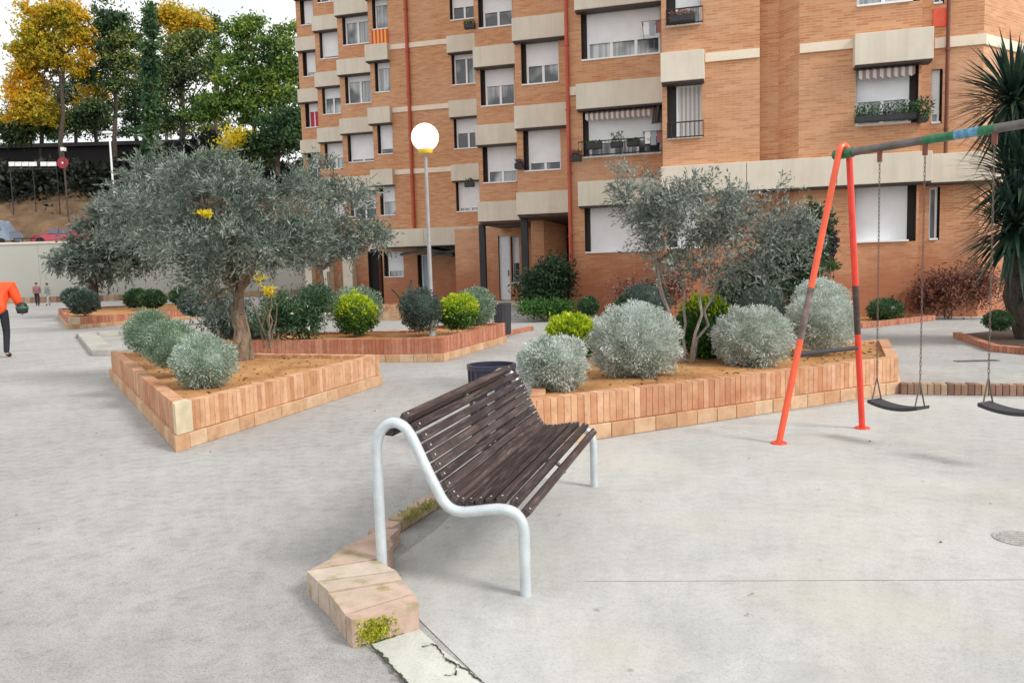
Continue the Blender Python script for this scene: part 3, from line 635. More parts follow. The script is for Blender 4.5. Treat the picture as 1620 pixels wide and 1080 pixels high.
def px_of(p):
    q = p-Vector((0, 0, CZ)); dz = q.dot(fw); return 810+F*q.dot(RR)/dz
def usolve(x):
    lo, hi = 0., .9
    for _ in range(40):
        m_ = (lo+hi)/2
        if px_of(b0+bd*m_) < x: lo = m_
        else: hi = m_
    return lo
barseg(-.035, .035, .044, M_green, 'bar_sleeve'); g1, g2, g3, g4 = [usolve(x) for x in (1462, 1512, 1550, 1575)]
barseg(g1, g2, .036, M_green, 'bar_sleeve'); barseg(g2, g3, .0365, M_blue, 'bar_sleeve'); barseg(g3, g4, .036, M_green, 'bar_sleeve'); barseg(.965, 1.035, .044, M_green, 'bar_sleeve')
def swing_seat(us, zs, label):
    p1, p2 = b0+bd*us[0], b0+bd*us[1]; c_ = (p1+p2)/2; sw = thing('swing', (c_.x, c_.y, zs), label, 'swing', 'swings hanging from the crossbar')
    w2 = .235; d_ = bd.normalized(); cr = Vector((-d_.y, d_.x, 0)).normalized()
    mb = MB(); n = 12; P = []
    for k in range(n+1):
        x = -w2+2*w2*k/n; z = zs+.035*(x/w2)**2-.015; P.append((x, z))
    for k in range(n):
        (x0, z0), (x1, z1) = P[k], P[k+1]; q = [c_.xy.to_3d()+d_*xx+cr*yy+Vector((0, 0, zz)) for zz0 in (0,) for xx, yy, zz in ((x0, -.085, z0), (x1, -.085, z1), (x1, .085, z1), (x0, .085, z0), (x0, -.085, z0+.028), (x1, -.085, z1+.028), (x1, .085, z1+.028), (x0, .085, z0+.028))]
        mb.hexa(q)
    bm_ = mb.build('seat', M_rubber, sw)
    for s_, pt in ((-1, p1), (1, p2)):
        br = MB(); br.tube([pt+Vector((0, 0, -.02)), pt+Vector((0, 0, -.12))], .022, 8); br.build('hanger', M_brnpipe, sw)
        ch = MB(); e_ = c_.xy.to_3d()+d_*(s_*w2*.87)+Vector((0, 0, zs+.24)); top_ = pt+Vector((0, 0, -.11)); n = int((top_-e_).length/.035); ax = (e_-top_).normalized(); pr = [d_, cr]
        for k in range(n):
            m_ = top_+(e_-top_)*((k+.5)/n); sd_ = pr[k % 2]; ln = .023
            ch.tube([m_-ax*ln+sd_*.0, m_-ax*ln*.6+sd_*.0065, m_+ax*ln*.6+sd_*.0065, m_+ax*ln, m_+ax*ln*.6-sd_*.0065, m_-ax*ln*.6-sd_*.0065, m_-ax*ln], .0026, 5)
        for y_ in (-.065, .065):
            pz = c_.xy.to_3d()+d_*(s_*w2*.87)+cr*y_+Vector((0, 0, zs+.035)); ch.tube([e_, pz], .006, 6)
        ch.build('chain', M_chain, sw)
    return sw
def upos(px, py):
    d = ray(px, py); k = (zb-CZ)/d.z; p = Vector((d.x*k, d.y*k)); return (p-b0.xy).dot(bd.xy)/bd.xy.length_squared
u1, u2, u3 = usolve(1392), usolve(1464), usolve(1574)
zs1 = at(1417, 645, (b0+bd*(u1+u2)*.5).y).z; zs2 = at(1600, 652, (b0+bd*(u3+(u2-u1)*.5)).y).z
swing_seat((u1, u2), zs1, 'first black rubber swing seat hanging nearer the red legs')
swing_seat((u3, u3+(u2-u1)), zs2, 'second black rubber swing seat cut off by the right picture edge')
# ------------------------------------------------------------------ apartment building
_a = math.atan(4510/1255.); EV = Vector((math.sin(_a), -math.cos(_a), 0)); NV = Vector((math.cos(_a), math.sin(_a), 0))
def fs(px, py, c):
    d = ray(px, py); k = c/(d.x*NV.x+d.y*NV.y); return (d.x*EV.x+d.y*EV.y)*k, CZ+d.z*k
KB = 1.085   # storey height about 3.03 m
def fp(s, c, z): p = (EV*s+NV*c)*KB; return Vector((p.x, p.y, CZ+(z-CZ)*KB))
BL = thing('apartment_building', fp(0, 26, 0), 'orange brick apartment block with stepped bays and cream concrete bands', 'building')
def fbox(mb, s0, s1, c0, c1, z0, z1, t=.5): mb.hexa([fp(s0, c0, z0), fp(s1, c0, z0), fp(s1, c1, z0), fp(s0, c1, z0), fp(s0, c0, z1), fp(s1, c0, z1), fp(s1, c1, z1), fp(s0, c1, z1)], t)
ZT = 26.
def wall(s0, s1, c, z0, z1, ops, depth=.3, mat=M_facade):
    ss = sorted({s0, s1, *[min(max(o[0], s0), s1) for o in ops], *[min(max(o[1], s0), s1) for o in ops]}); zs = sorted({z0, z1, *[o[2] for o in ops if z0 < o[2] < z1], *[o[3] for o in ops if z0 < o[3] < z1]})
    mb = MB()
    def q(a, b_, e, f_): mb.face([fp(a, c, e), fp(b_, c, e), fp(b_, c, f_), fp(a, c, f_)], uv=[(a, e), (b_, e), (b_, f_), (a, f_)])
    for a, b_ in zip(ss[:-1], ss[1:]):
        for e, f_ in zip(zs[:-1], zs[1:]):
            m = ((a+b_)/2, (e+f_)/2)
            if not any(o[0] < m[0] < o[1] and o[2] < m[1] < o[3] for o in ops): q(a, b_, e, f_)
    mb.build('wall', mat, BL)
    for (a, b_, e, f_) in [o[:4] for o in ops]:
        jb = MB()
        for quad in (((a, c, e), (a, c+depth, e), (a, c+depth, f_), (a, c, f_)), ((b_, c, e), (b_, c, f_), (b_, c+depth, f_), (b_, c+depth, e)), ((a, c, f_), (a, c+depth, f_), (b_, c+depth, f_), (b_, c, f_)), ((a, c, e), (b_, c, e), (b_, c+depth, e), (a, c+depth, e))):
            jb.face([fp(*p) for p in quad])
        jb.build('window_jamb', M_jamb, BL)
def ret(s, c0, c1, z0=0, z1=ZT, mat=M_facade):
    mb = MB(); mb.face([fp(s, c0, z0), fp(s, c1, z0), fp(s, c1, z1), fp(s, c0, z1)], uv=[(c0, z0), (c1, z0), (c1, z1), (c0, z1)]); mb.build('wall', mat, BL)
def window(o, c, frac, mull=2, depth=.3, label=None, pane_mat=None, jl=.13, jr=0., style=None):
    s0, s1, z0, z1 = o; s0 += jl; s1 -= jr; cc = c+depth-.06; f_ = .07 if (s1-s0) > .9 else .05
    fr = MB(); fbox(fr, s0, s1, cc-.03, cc+.05, z0, z0+f_); fbox(fr, s0, s1, cc-.03, cc+.05, z1-f_, z1); fbox(fr, s0, s0+f_, cc-.028, cc+.048, z0+f_, z1-f_); fbox(fr, s1-f_, s1, cc-.028, cc+.048, z0+f_, z1-f_)
    if frac < 1:
        for k in range(1, mull):
            x = s0+(s1-s0)*k/mull; fbox(fr, x-f_*.6, x+f_*.6, cc-.02, cc+.045, z0+f_, z1-f_)
    fr = fr.build('window', M_frame, BL)
    if label: fr['label'] = label
    sill = MB(); fbox(sill, s0-jl+.003, s1, c-.04, cc-.031, z0+.002, z0+.045); sill.build('sill', M_frame if style != 'dark' else M_jamb, fr)
    if frac < 1:
        pn = MB(); pn.face([fp(s0+f_, cc+.02, z0+f_), fp(s1-f_, cc+.02, z0+f_), fp(s1-f_, cc+.02, z1-f_), fp(s0+f_, cc+.02, z1-f_)], uv=[(0, 0), (1, 0), (1, 1), (0, 1)]); pn.build('pane', pane_mat or M_glass, fr)
    if frac > 0:
        sh = MB(); zb_ = z1-f_-(z1-z0-2*f_)*frac
        sh.face([fp(s0+f_*.5, cc-.035, zb_), fp(s1-f_*.5, cc-.035, zb_), fp(s1-f_*.5, cc-.035, z1-.01), fp(s0+f_*.5, cc-.035, z1-.01)], uv=[(0, 0), (1, 0), (1, 1), (0, 1)])
        fbox(sh, s0+f_*.5, s1-f_*.5, cc-.04, cc-.02, zb_-.03, zb_); sh.build('shutter', M_shut, fr)
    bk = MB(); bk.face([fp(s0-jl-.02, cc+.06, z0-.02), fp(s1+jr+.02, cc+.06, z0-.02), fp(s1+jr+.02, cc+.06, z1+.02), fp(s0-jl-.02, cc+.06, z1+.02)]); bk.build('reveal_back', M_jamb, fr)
    return fr
def bandbox(s0, s1, c, z0, z1, out=.28, mat=M_cream):
    mb = MB(); g = .006
    n = max(1, round((s1-s0)/2.2)); 
    for k in range(n): fbox(mb, s0+(s1-s0)*k/n+(g if k else 0), s0+(s1-s0)*(k+1)/n-g, c-out, c+.12, z0, z1, .5)
    o = mb.build('concrete_band', mat, BL, bevel=.012)
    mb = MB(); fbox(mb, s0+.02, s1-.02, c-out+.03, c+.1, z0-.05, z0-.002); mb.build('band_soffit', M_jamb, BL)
    return o
def bay(c, x0, x1, yr, wx0, wx1, base, levels, zlow=0., zhigh=ZT, bandx=None, string=None, gf=None, h=1.38):
    """levels: {k: (shutter fraction, mullions, opts)}"""
    s0 = fs(x0, yr, c)[0] if x0 is not None else None; s1 = fs(x1, yr, c)[0]
    a, b_ = fs(wx0, yr, c)[0], fs(wx1, yr, c)[0]
    ops = [(a, b_, base+2.79*k, base+2.79*k+h) for k in levels]
    return s0, s1, a, b_, ops
CW = dict(w1=40.75, w2=37.8, w3=36.0, w4=34.2, w5=28.57, w6=25.83, w7=23.5, r=21.03, r2=21.55)
LB, RB = 4.2, 4.78
# --- edges (s) on the nearer plane
e1 = fs(473, 120, CW['w1'])[0]; e2 = fs(501, 120, CW['w2'])[0]; e3 = fs(537, 120, CW['w3'])[0]; e4 = fs(586, 120, CW['w4'])[0]
e5 = fs(755, 200, CW['w5'])[0]; e6 = fs(817, 200, CW['w6'])[0]; e7 = fs(897, 200, CW['w7'])[0]; e8 = fs(1048, 200, CW['r'])[0]
def do_bay(key, sL, sR, wx, yr, base, levels, zlow=0., bx=None, h=1.38, jl=.13, jr=0., bandk=None, band_out=.28):
    c = CW[key]; a, b_ = fs(wx[0], yr, c)[0], fs(wx[1], yr, c)[0]
    ops = []; 
    for k in sorted(levels):
        ops.append((a, b_, base+2.79*k, base+2.79*k+h))
    wall(sL, sR, c, zlow, ZT, ops)
    x0, x1 = (fs(bx[0], yr, c-.28)[0], fs(bx[1], yr, c-.28)[0]) if bx else (sL, sR)
    for k in (bandk if bandk is not None else levels): bandbox(x0, x1, c, base+2.79*k+h, base+2.79*k+h+.72, out=band_out)
    out = []
    for o, k in zip(ops, sorted(levels)):
        L_ = levels[k]; out.append(window(o, c, L_[0], L_[1], jl=jl, jr=jr, **(L_[2] if len(L_) > 2 else {})))
    return ops, out
do_bay('w1', e1, e2, (480, 500), 120, LB, {0: (.3, 2), 1: (.55, 2), 2: (.3, 2, dict(pane_mat=M_redcloth, label='far window with a red blind')), 3: (.8, 1), 4: (.9, 1)}, jl=.14)
do_bay('w2', e2, e3, (508, 537), 120, LB, {0: (.7, 2), 1: (.55, 2), 2: (.35, 2), 3: (.9, 1), 4: (.5, 2)}, jl=.05)
do_bay('w3', e3, e4, (545, 587), 120, LB, {0: (.6, 2), 1: (.9, 2), 2: (.15, 2), 3: (.15, 2), 4: (.6, 2)}, jl=.07)
# plane w4: small bay on its left, plain wall with the red pipe, window bay on its right
c = CW['w4']; wa, wb, wc, wd = fs(593, 120, c)[0], fs(617, 120, c)[0], fs(717, 180, c)[0], fs(757, 180, c)[0]
s4r = e5+.4; lev4 = {0: ((.5, 1), (.88, 2)), 1: ((.8, 1), (.45, 2)), 2: ((.15, 1), (.1, 2)), 3: ((.15, 1), (.55, 2)), 4: ((.5, 1), (.5, 2))}
ops = []
for k in lev4: ops += [(wa, wb, LB+2.79*k, LB+2.79*k+1.38), (wc, wd, LB+2.79*k, LB+2.79*k+1.38)]
gfops = [(fs(583, 430, c)[0], fs(606, 430, c)[0], .02, 2.6), (fs(608, 430, c)[0], fs(639, 430, c)[0], 1.35, 2.55), (fs(661, 430, c)[0], fs(683, 430, c)[0], .5, 2.35)]
wall(e4, s4r, c, 0, ZT, ops+gfops)
for k, (l1, l2) in lev4.items():
    z = LB+2.79*k; window((wa, wb, z, z+1.38), c, l1[0], l1[1], jl=.07); window((wc, wd, z, z+1.38), c, l2[0], l2[1], jl=.06)
    bandbox(e4-.1, wb+.05, c, z+1.38, z+2.1, out=.3); bandbox(wc-.12, s4r, c, z+1.38, z+2.1, out=.25)
    mb = MB(); fbox(mb, wb+.05, wc-.12, c-.05, c+.1, z+1.84, z+2.06); mb.build('string_course', M_creamline, BL)
window(gfops[1], c, .75, 1, label='low white shuttered window beneath the canopy'); window(gfops[2], c, 0, 1, pane_mat=M_bluedoor)
mb = MB(); fbox(mb, gfops[0][0], gfops[0][1], c+.28, c+.3, 0, 2.7); mb.build('dark_doorway', M_dark, BL)
mb = MB(); z = LB+2.79*3; fbox(mb, wa-.05, wb, c-.06, c-.02, z-.62, z-.02); o = mb.build('striped_flag', M_flag, BL)
bandbox(fs(592, 378, c-1.2)[0], e5+.5, c, 2.72, 3.5, out=1.0)
mb = MB()   # dark folded pergola awnings under the canopy
for x0, x1, y0, y1 in ((640, 676, 398, 391), (676, 722, 391, 399), (690, 735, 399, 390), (735, 774, 390, 396)):
    (sa, za), (sb_, zb2) = fs(x0, y0, c-1.1), fs(x1, y1, c-1.1)
    mb.hexa([fp(sa, c-1.6, za-.2), fp(sb_, c-1.6, zb2-.2), fp(sb_, c-.05, zb2-.05), fp(sa, c-.05, za-.05), fp(sa, c-1.6, za-.08), fp(sb_, c-1.6, zb2-.08), fp(sb_, c-.05, zb2+.02), fp(sa, c-.05, za+.02)])
mb.build('awning', M_black, BL)
# ground floor pale cladding of the far wing
for (sa, sb_, cc) in ((e1, e2, CW['w1']), (e2, e3, CW['w2']), (e3, e4, CW['w3'])):
    mb = MB(); w_ = (sb_-sa)
    fbox(mb, sa+.02, sb_-.02, cc-.5, cc, 2.9, 3.6); fbox(mb, sa+.05, sa+.45, cc-.5, cc-.02, 0, 2.9); fbox(mb, sb_-w_*.45, sb_-w_*.2, cc-.5, cc-.02, 0, 2.9)
    mb.build('pale_cladding', M_cream, BL)
for a_, b2, c0, c1 in ((e1, e1, CW['w1']+12, CW['w1']), (e2, e2, CW['w2'], CW['w1']), (e3, e3, CW['w3'], CW['w2']), (e4, e4, CW['w4'], CW['w3'])): ret(a_, c0, c1)
do_bay('w5', e5, e6+.3, (762, 815), 200, RB, {0: (.68, 2), 1: (.42, 2), 2: (.55, 2), 3: (.5, 2)}, zlow=3.3, bandk=(-1, 0, 1, 2, 3))
do_bay('w6', e6, e7+.3, (827, 886), 200, RB, {0: (.8, 2), 1: (.52, 2), 2: (.4, 2), 3: (.6, 2)}, zlow=3.3, bandk=(-1, 0, 1, 2, 3))
do_bay('w7', e7, e8+.3, (922, 1046), 200, RB, {-1: (1, 1), 0: (.68, 3), 1: (.62, 3), 2: (.7, 3), 3: (.5, 3)}, bx=(912, 1050), jl=.14)
for k in (0, 1, 2):
    mb = MB(); z = RB+2.79*k+1.38; fbox(mb, e7+.03, fs(912, 200, CW['w7']-.28)[0]-.01, CW['w7']-.05, CW['w7']+.1, z+.46, z+.7); mb.build('string_course', M_creamline, BL)
ret(e5, CW['w5'], CW['w4'], 3.3); ret(e6, CW['w6'], CW['w5'], 3.3); ret(e7, CW['w7'], CW['w6'], 0); ret(e8, CW['r'], CW['w7'])
# undersides of overhang and recessed entrance wall
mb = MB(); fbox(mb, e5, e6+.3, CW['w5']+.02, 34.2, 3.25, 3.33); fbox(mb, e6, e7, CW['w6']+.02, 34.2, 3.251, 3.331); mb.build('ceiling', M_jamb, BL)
ce = 31.3; d0, d1 = fs(789, 420, ce)[0], fs(807, 420, ce)[0]; g0, g1 = fs(809, 420, ce)[0], fs(822, 420, ce)[0]; k0_, k1_ = fs(865, 400, ce)[0], fs(897, 400, ce)[0]
wall(e5-2, k0_+6, ce, 0, 3.3, [(d0, d1, .3, 2.95), (g0, g1, 1.0, 2.9), (k0_, k1_+2, 0.02, 3.2)], depth=.25)
mb = MB(); fbox(mb, k0_, k1_+2, ce+.2, ce+.25, 0, 3.2); mb.build('dark_doorway', M_dark, BL)
mb = MB(); fbox(mb, d0+.02, d1-.02, ce+.1, ce+.15, .32, 2.93); dr = mb.build('door', M_doorwhite, BL)
mb = MB(); fbox(mb, d1-.12, d1-.09, ce+.05, ce+.1, 1.3, 1.55); mb.build('handle', M_steel, dr)
window((g0, g1, 1.0, 2.9), ce, .55, 1, depth=.25, jl=.02)
mb = MB(); fbox(mb, d0-.5, g1+.4, ce-.8, ce-.01, 0, .29); mb.build('entrance_step', M_cream, BL)
# brick pier and black posts under the overhang
s_a, s_b = fs(841, 400, 27.2)[0], fs(861, 400, 27.2)[0]
mb = MB()
for (aa, bb, c0, c1) in ((s_a, s_b, 27.2, 31.2),):
    for q in (((aa, c0), (bb, c0)), ((bb, c0), (bb, c1)), ((aa, c1), (aa, c0))):
        (x0, y0), (x1, y1) = q; l_ = abs(x1-x0)+abs(y1-y0); mb.face([fp(x0, y0, 0), fp(x1, y1, 0), fp(x1, y1, 3.3), fp(x0, y0, 3.3)], uv=[(0, 0), (l_, 0), (l_, 3.3), (0, 3.3)])
mb.build('pier', M_facade, BL)
for px, c_ in ((764, CW['w5']+.3), (831, CW['w6']+.3)):
    s_ = fs(px, 400, c_)[0]; mb = MB(); fbox(mb, s_-.11, s_+.11, c_-.1, c_+.1, 0, 3.3); mb.build('post', M_black, BL)
# --- right wing
c = CW['r']; sW = fs(1062, 200, c)[0]; sW1 = fs(1110, 200, c)[0]; sR0 = fs(1202, 150, c)[0]; sR1 = fs(1264, 150, c)[0]; sB0, sB1 = fs(1353, 200, c)[0], fs(1452, 200, c)[0]; sE = fs(1456, 200, c)[0]
ops8 = [(sW-.1, sW1, RB+2.79*k, RB+2.79*k+1.38) for k in (-1, 0, 1, 2, 3)]
wall(e8, sR0, c, 0, ZT, ops8)
for k, o in zip((-1, 0, 1, 2, 3), ops8):
    window(o, c, {-1: 1, 0: 0, 1: .62, 2: .6, 3: .4}[k], 2 if k != 0 else 1, jl=.22, pane_mat=M_curt if k == 0 else None, label='window behind a striped curtain' if k == 0 else None)
    if k >= 0:
        bandbox(fs(1046, 200, c-.3)[0], fs(1115, 200, c-.3)[0], c, RB+2.79*k+1.38, RB+2.79*k+2.1, out=.32)
        mb = MB(); z = RB+2.79*k+1.38; fbox(mb, fs(1115, 200, c-.3)[0]+.01, sR0-.005, c-.05, c+.1, z+.46, z+.68); mb.build('string_course', M_creamline, BL)
# shallow recess with an angled cheek
rd = .45; mb = MB()
def wq(mb, s0, c0, s1, c1, z0, z1, u0=0):
    l_ = math.hypot(s1-s0, c1-c0); mb.face([fp(s0, c0, z0), fp(s1, c1, z0), fp(s1, c1, z1), fp(s0, c0, z1)], uv=[(u0, z0), (u0+l_, z0), (u0+l_, z1), (u0, z1)])
wq(mb, sR0, c, sR0, c+rd, 0, ZT); wq(mb, sR0, c+rd, sR1-rd, c+rd, 0, ZT, .5); wq(mb, sR1-rd, c+rd, sR1, c, 0, ZT, 3)
mb.build('recess_wall', M_facade, BL)
opsR = [(sB0, sB1, RB+2.79*k, RB+2.79*k+1.38) for k in (-1, 0, 1, 2, 3)]
wall(sR1, sE, c, 0, ZT, opsR)
for k, o in zip((-1, 0, 1, 2, 3), opsR):
    window(o, c, {-1: 1, 0: .55, 1: .0, 2: .5, 3: .3}[k], 2, jl=.02, jr=.16)
    z = RB+2.79*k+1.38
    if k >= 0:
        if k != 1 or True: bandbox(fs(1352, 100, c-.3)[0], fs(1477, 100, c-.3)[0], c, z, z+.72, out=.32)
        mb = MB(); fbox(mb, sR1+.01, fs(1352, 100, c-.3)[0]-.005, c-.05, c+.1, z+.46, z+.68); mb.build('string_course', M_creamline, BL)
# ground-floor continuous band
zg = RB-2.79+1.38; sGl = fs(1046, 300, c-.3)[0]
bandbox(sGl, fs(1475, 280, c-.3)[0], c, zg, zg+.7, out=.32)
c2 = CW['r2']; sF0, sF1 = fs(1474, 200, c2)[0], fs(1497, 200, c2)[0]; sC = fs(1556, 80, c2)[0]
ops2 = [(sF0-.02, sF1-.1, RB+2.79*k+.02, RB+2.79*k+1.3) for k in (-1, 0, 1, 2)]
ret(sE, c, c2); wall(sE, sC, c2, 0, ZT, ops2, depth=.2)
for k, o in zip((-1, 0, 1, 2), ops2): window(o, c2, {-1: 0, 0: .82, 1: .0, 2: .5}[k], 1, depth=.2, jl=.0, jr=.04)
mb = MB(); fbox(mb, ops2[2][0], ops2[2][1]+.1, c2-.03, c2+.02, RB+2.79-.5, RB+2.79-.08); mb.build('orange_panel', M_orange, BL)
for k in (0, 1, 2):
    mb = MB(); z = RB+2.79*k+1.38; fbox(mb, fs(1478, 80, c2)[0], sC+.04, c2-.05, c2+.1, z+.4, z+.64); mb.build('string_course', M_creamline, BL)
bandbox(fs(1475, 280, c-.3)[0]+.02, sC+.25, c2, zg, zg+.68, out=.3)
# angled end wall
pc = fp(sC, c2, 0); ed = Vector((math.sin(R_(57)), math.cos(R_(57)), 0)); mb = MB()
mb.face([pc, pc+ed*14, pc+ed*14+Vector((0, 0, ZT*KB)), pc+Vector((0, 0, ZT*KB))], uv=[(0, 0), (14, 0), (14, ZT), (0, ZT)]); mb.build('wall', M_facade, BL)
nn_ = Vector((ed.y, -ed.x, 0))
for zz, hh, oo in ((zg, .68, .25), (RB+1.38+.4, .24, .05), (RB+2.79+1.38+.4, .24, .05)):
    zz = CZ+(zz-CZ)*KB; hh *= KB
    mb = MB(); mb.box(Vector((pc.x, pc.y, 0))+nn_*oo+Vector((0, 0, zz)), ed*14, -nn_*(oo+.05), (0, 0, hh)); mb.build('string_course' if oo < .1 else 'concrete_band', M_creamline if oo < .1 else M_cream, BL)
# roof
mb = MB(); out = [fp(e1, 41+12, 0), fp(e1, 40.75, 0), fp(e2, 37.8, 0), fp(e4, 34.2, 0), fp(e5, 28.57, 0), fp(e6, 25.83, 0), fp(e7, 23.5, 0), fp(e8, 21.03, 0), fp(sC, c2, 0), pc+ed*14, pc+ed*14+Vector((-4, 14, 0))]
mb.poly([(p.x, p.y) for p in out], ZT, ZT+.3); mb.build('roof', M_cream, BL)
# drainpipes
def pipe(px, py, c, z0, z1, mat, r=.06):
    s_ = fs(px, py, c)[0]; p = fp(s_, c-.09, z0); mb = MB(); mb.tube([p, p+Vector((0, 0, z1-z0))], r, 10)
    for z in np.arange(z0+.6, z1, 2.0): mb.tube([p+Vector((0, 0, z-z0)), p+Vector((0, 0, z-z0+.06))], r*1.35, 10)
    mb.build('drainpipe', mat, BL, smooth=True)
pipe(650, 200, CW['w4'], 3.5, ZT, M_redpipe, .085); pipe(900, 200, CW['w7'], .1, ZT, M_redpipe, .065); pipe(1497, 120, c2, zg+.7, ZT, M_brnpipe, .045)
# railings, valances
def railing(s0, s1, c, z0, h):
    mb = MB(); mb.tube([fp(s0, c, z0+h), fp(s1, c, z0+h)], .018, 6); mb.tube([fp(s0, c, z0+.03), fp(s1, c, z0+.03)], .018, 6); n = int((s1-s0)/.11)
    for k in range(n+1): s_ = s0+(s1-s0)*k/n; mb.tube([fp(s_, c, z0), fp(s_, c, z0+h)], .008, 5)
    mb.build('railing', M_black, BL)
c7 = CW['w7']; a7, b7 = fs(922, 200, c7)[0], fs(1046, 200, c7)[0]
railing(a7-.1, b7+.1, c7-.25, RB+.02, .42); railing(sW-.1, sW1+.05, c-.1, RB, .4); railing(sW-.1, sW1+.05, c-.1, RB+2.79, .4)
def valance(s0, s1, c, z1, h, mat, drop=.0, lbl=None):
    mb = MB(); n = int((s1-s0)/.14)
    for k in range(n):
        a_, b2 = s0+(s1-s0)*k/n, s0+(s1-s0)*(k+1)/n; m_ = (a_+b2)/2
        mb.face([fp(a_, c, z1-h), fp(m_, c, z1-h-.05), fp(b2, c, z1-h), fp(b2, c, z1), fp(a_, c, z1)], uv=[(k*.11, 0), (k*.11+.055, 0), (k*.11+.11, 0), (k*.11+.11, 1), (k*.11, 1)])
    mb.face([fp(s0, c, z1), fp(s1, c, z1), fp(s1, c+.2, z1+.12), fp(s0, c+.2, z1+.12)], uv=[(0, 0), (n*.11, 0), (n*.11, 1), (0, 1)])
    mb.build('awning_valance', mat, BL)
valance(a7+.1, b7-.25, c7-.12, RB+1.25, .15, M_awn); valance(sB0+.05, sB1-.1, c-.12, RB+1.28, .17, M_awn)
mb = MB(); mb.hexa([fp(b7-.1, c7-.9, RB+.75), fp(b7-.02, c7-.9, RB+.75), fp(b7-.02, c7-.2, RB+1.2), fp(b7-.1, c7-.2, RB+1.2), fp(b7-.1, c7-.9, RB+.82), fp(b7-.02, c7-.9, RB+.82), fp(b7-.02, c7-.2, RB+1.36), fp(b7-.1, c7-.2, RB+1.36)]); mb.build('awning_arm', M_black, BL)
for zz, lb in ((RB+2.79+.75, 'small drying rack with pale cloths at the upper balcony corner'), (RB+.55, 'small drying rack with mixed cloths at the railed balcony corner')):
    p = fp(b7-.05, c7-.5, zz); t = thing('drying_rack', p, lb, 'drying rack'); mb = MB()
    for k in range(4): mb.tube([fp(b7-.45, c7-.2-.14*k, zz), fp(b7+.1, c7-.2-.14*k, zz)], .01, 5)
    for s_ in (b7-.45, b7+.1): mb.tube([fp(s_, c7-.02, zz), fp(s_, c7-.66, zz)], .012, 5); mb.tube([fp(s_, c7-.02, zz-.35), fp(s_, c7-.6, zz)], .010, 5)
    mb.build('rack', M_steel, t)
    for k, mt in enumerate((M_frame, M_bluedoor, M_plum)):
        a_ = b7-.42+.17*k; mb = MB(); fbox(mb, a_, a_+.15, c7-.49-.03*k, c7-.475-.03*k, zz-.32-.05*(k % 2), zz+.015); mb.build('cloth', mt, t)
mb = MB(); mb.hexa([fp(b7-.2, c7-.75, RB+.72), fp(b7+.1, c7-.85, RB+.72), fp(b7+.1, c7-.05, RB+1.3), fp(b7-.2, c7-.05, RB+1.3), fp(b7-.2, c7-.75, RB+.78), fp(b7+.1, c7-.85, RB+.78), fp(b7+.1, c7-.05, RB+1.37), fp(b7-.2, c7-.05, RB+1.37)]); mb.build('awning', M_jamb, BL)
# flower boxes on the sills
def flowerbox(s, c, z, wd, mat, label, flo=False, hp=.16, bush=.16, n=260, leafmat=M_dkgreen):
    p = fp(s, c, z); t = thing('flower_box', p, label, 'flower box'); mb = MB(); fbox(mb, s-wd/2, s+wd/2, c-.1, c+.1, z, z+hp); mb.build('box', mat, t, bevel=.01)
    u = RG.uniform(-1, 1, (n, 3)); ps_ = np.array([list(fp(s+q[0]*wd/2, c+q[1]*.1, z+hp-.02+abs(q[2])**1.5*bush)) for q in u]); dr = unit(n); dr[:, 2] = abs(dr[:, 2])
    leaves('plant', ps_, dr, .07, .035, leafmat, t)
for i, px in enumerate((941, 976, 1002, 1033)):
    s_ = fs(px, 240, c7-.35)[0]; wd = .42 if i in (0, 3) else .34
    flowerbox(s_, c7-.37, RB+.2, wd, M_darkpot, ['black flower box at the left end of the railed balcony', 'black flower box holding the tallest pointed plant on the railed balcony', 'narrow black flower box third along the railed balcony', 'black flower box at the right end of the railed balcony'][i], bush=.28 if i == 1 else .06, n=160)
flowerbox(a7-.15, c7-.35, RB-.12, .3, M_darkpot, 'dark planter with reddish plants at the balcony corner beside the red pipe', leafmat=M_redleaf)
flowerbox(fs(1080, 45, c-.2)[0], c-.24, RB+2.82, .62, M_darkpot, 'window box of dark red flowers high beside the plain brick wall', leafmat=M_redleaf, bush=.1)
for i, px in enumerate((1377, 1424)):
    flowerbox(fs(px, 195, c-.2)[0], c-.18, RB+.06, .68, M_darkpot, ['left window box below the striped awning over the swing', 'right window box below the striped awning over the swing'][i], bush=.27, n=420, hp=.14)
s_ = fs(1461, 187, c-.25)[0]; p = fp(s_, c-.25, RB+.2); t = thing('hanging_plant', p, 'round dark hanging plant at the right end of the window boxes', 'plant')
u = unit(500)*RG.uniform(.3, 1, (500, 1))*.25; leaves('foliage', np.array([list(p)])+u+[[0, 0, .1]], u+unit(500)*.1, .07, .035, M_dkgreen, t)
mb = MB(); fbox(mb, s_-.1, s_+.1, c-.3, c-.002, RB-.02, RB+.14); mb.build('pot', M_darkpot, t)
flowerbox(fs(744, 278, CW['w5'])[0], CW['w5']-.12, RB-.1, .35, M_darkpot, 'small dark flower box low beside the middle bay', n=120)
flowerbox(fs(823, 262, CW['w6'])[0], CW['w6']-.14, RB+.1, .28, M_darkpot, 'small dark purple plant pot between the two middle bays', n=120, leafmat=M_purple)
flowerbox(fs(745, 47, CW['w5'])[0], CW['w5']-.12, RB+5.6, .4, M_darkpot, 'green plant on a ledge high beside the upper middle window', n=200)
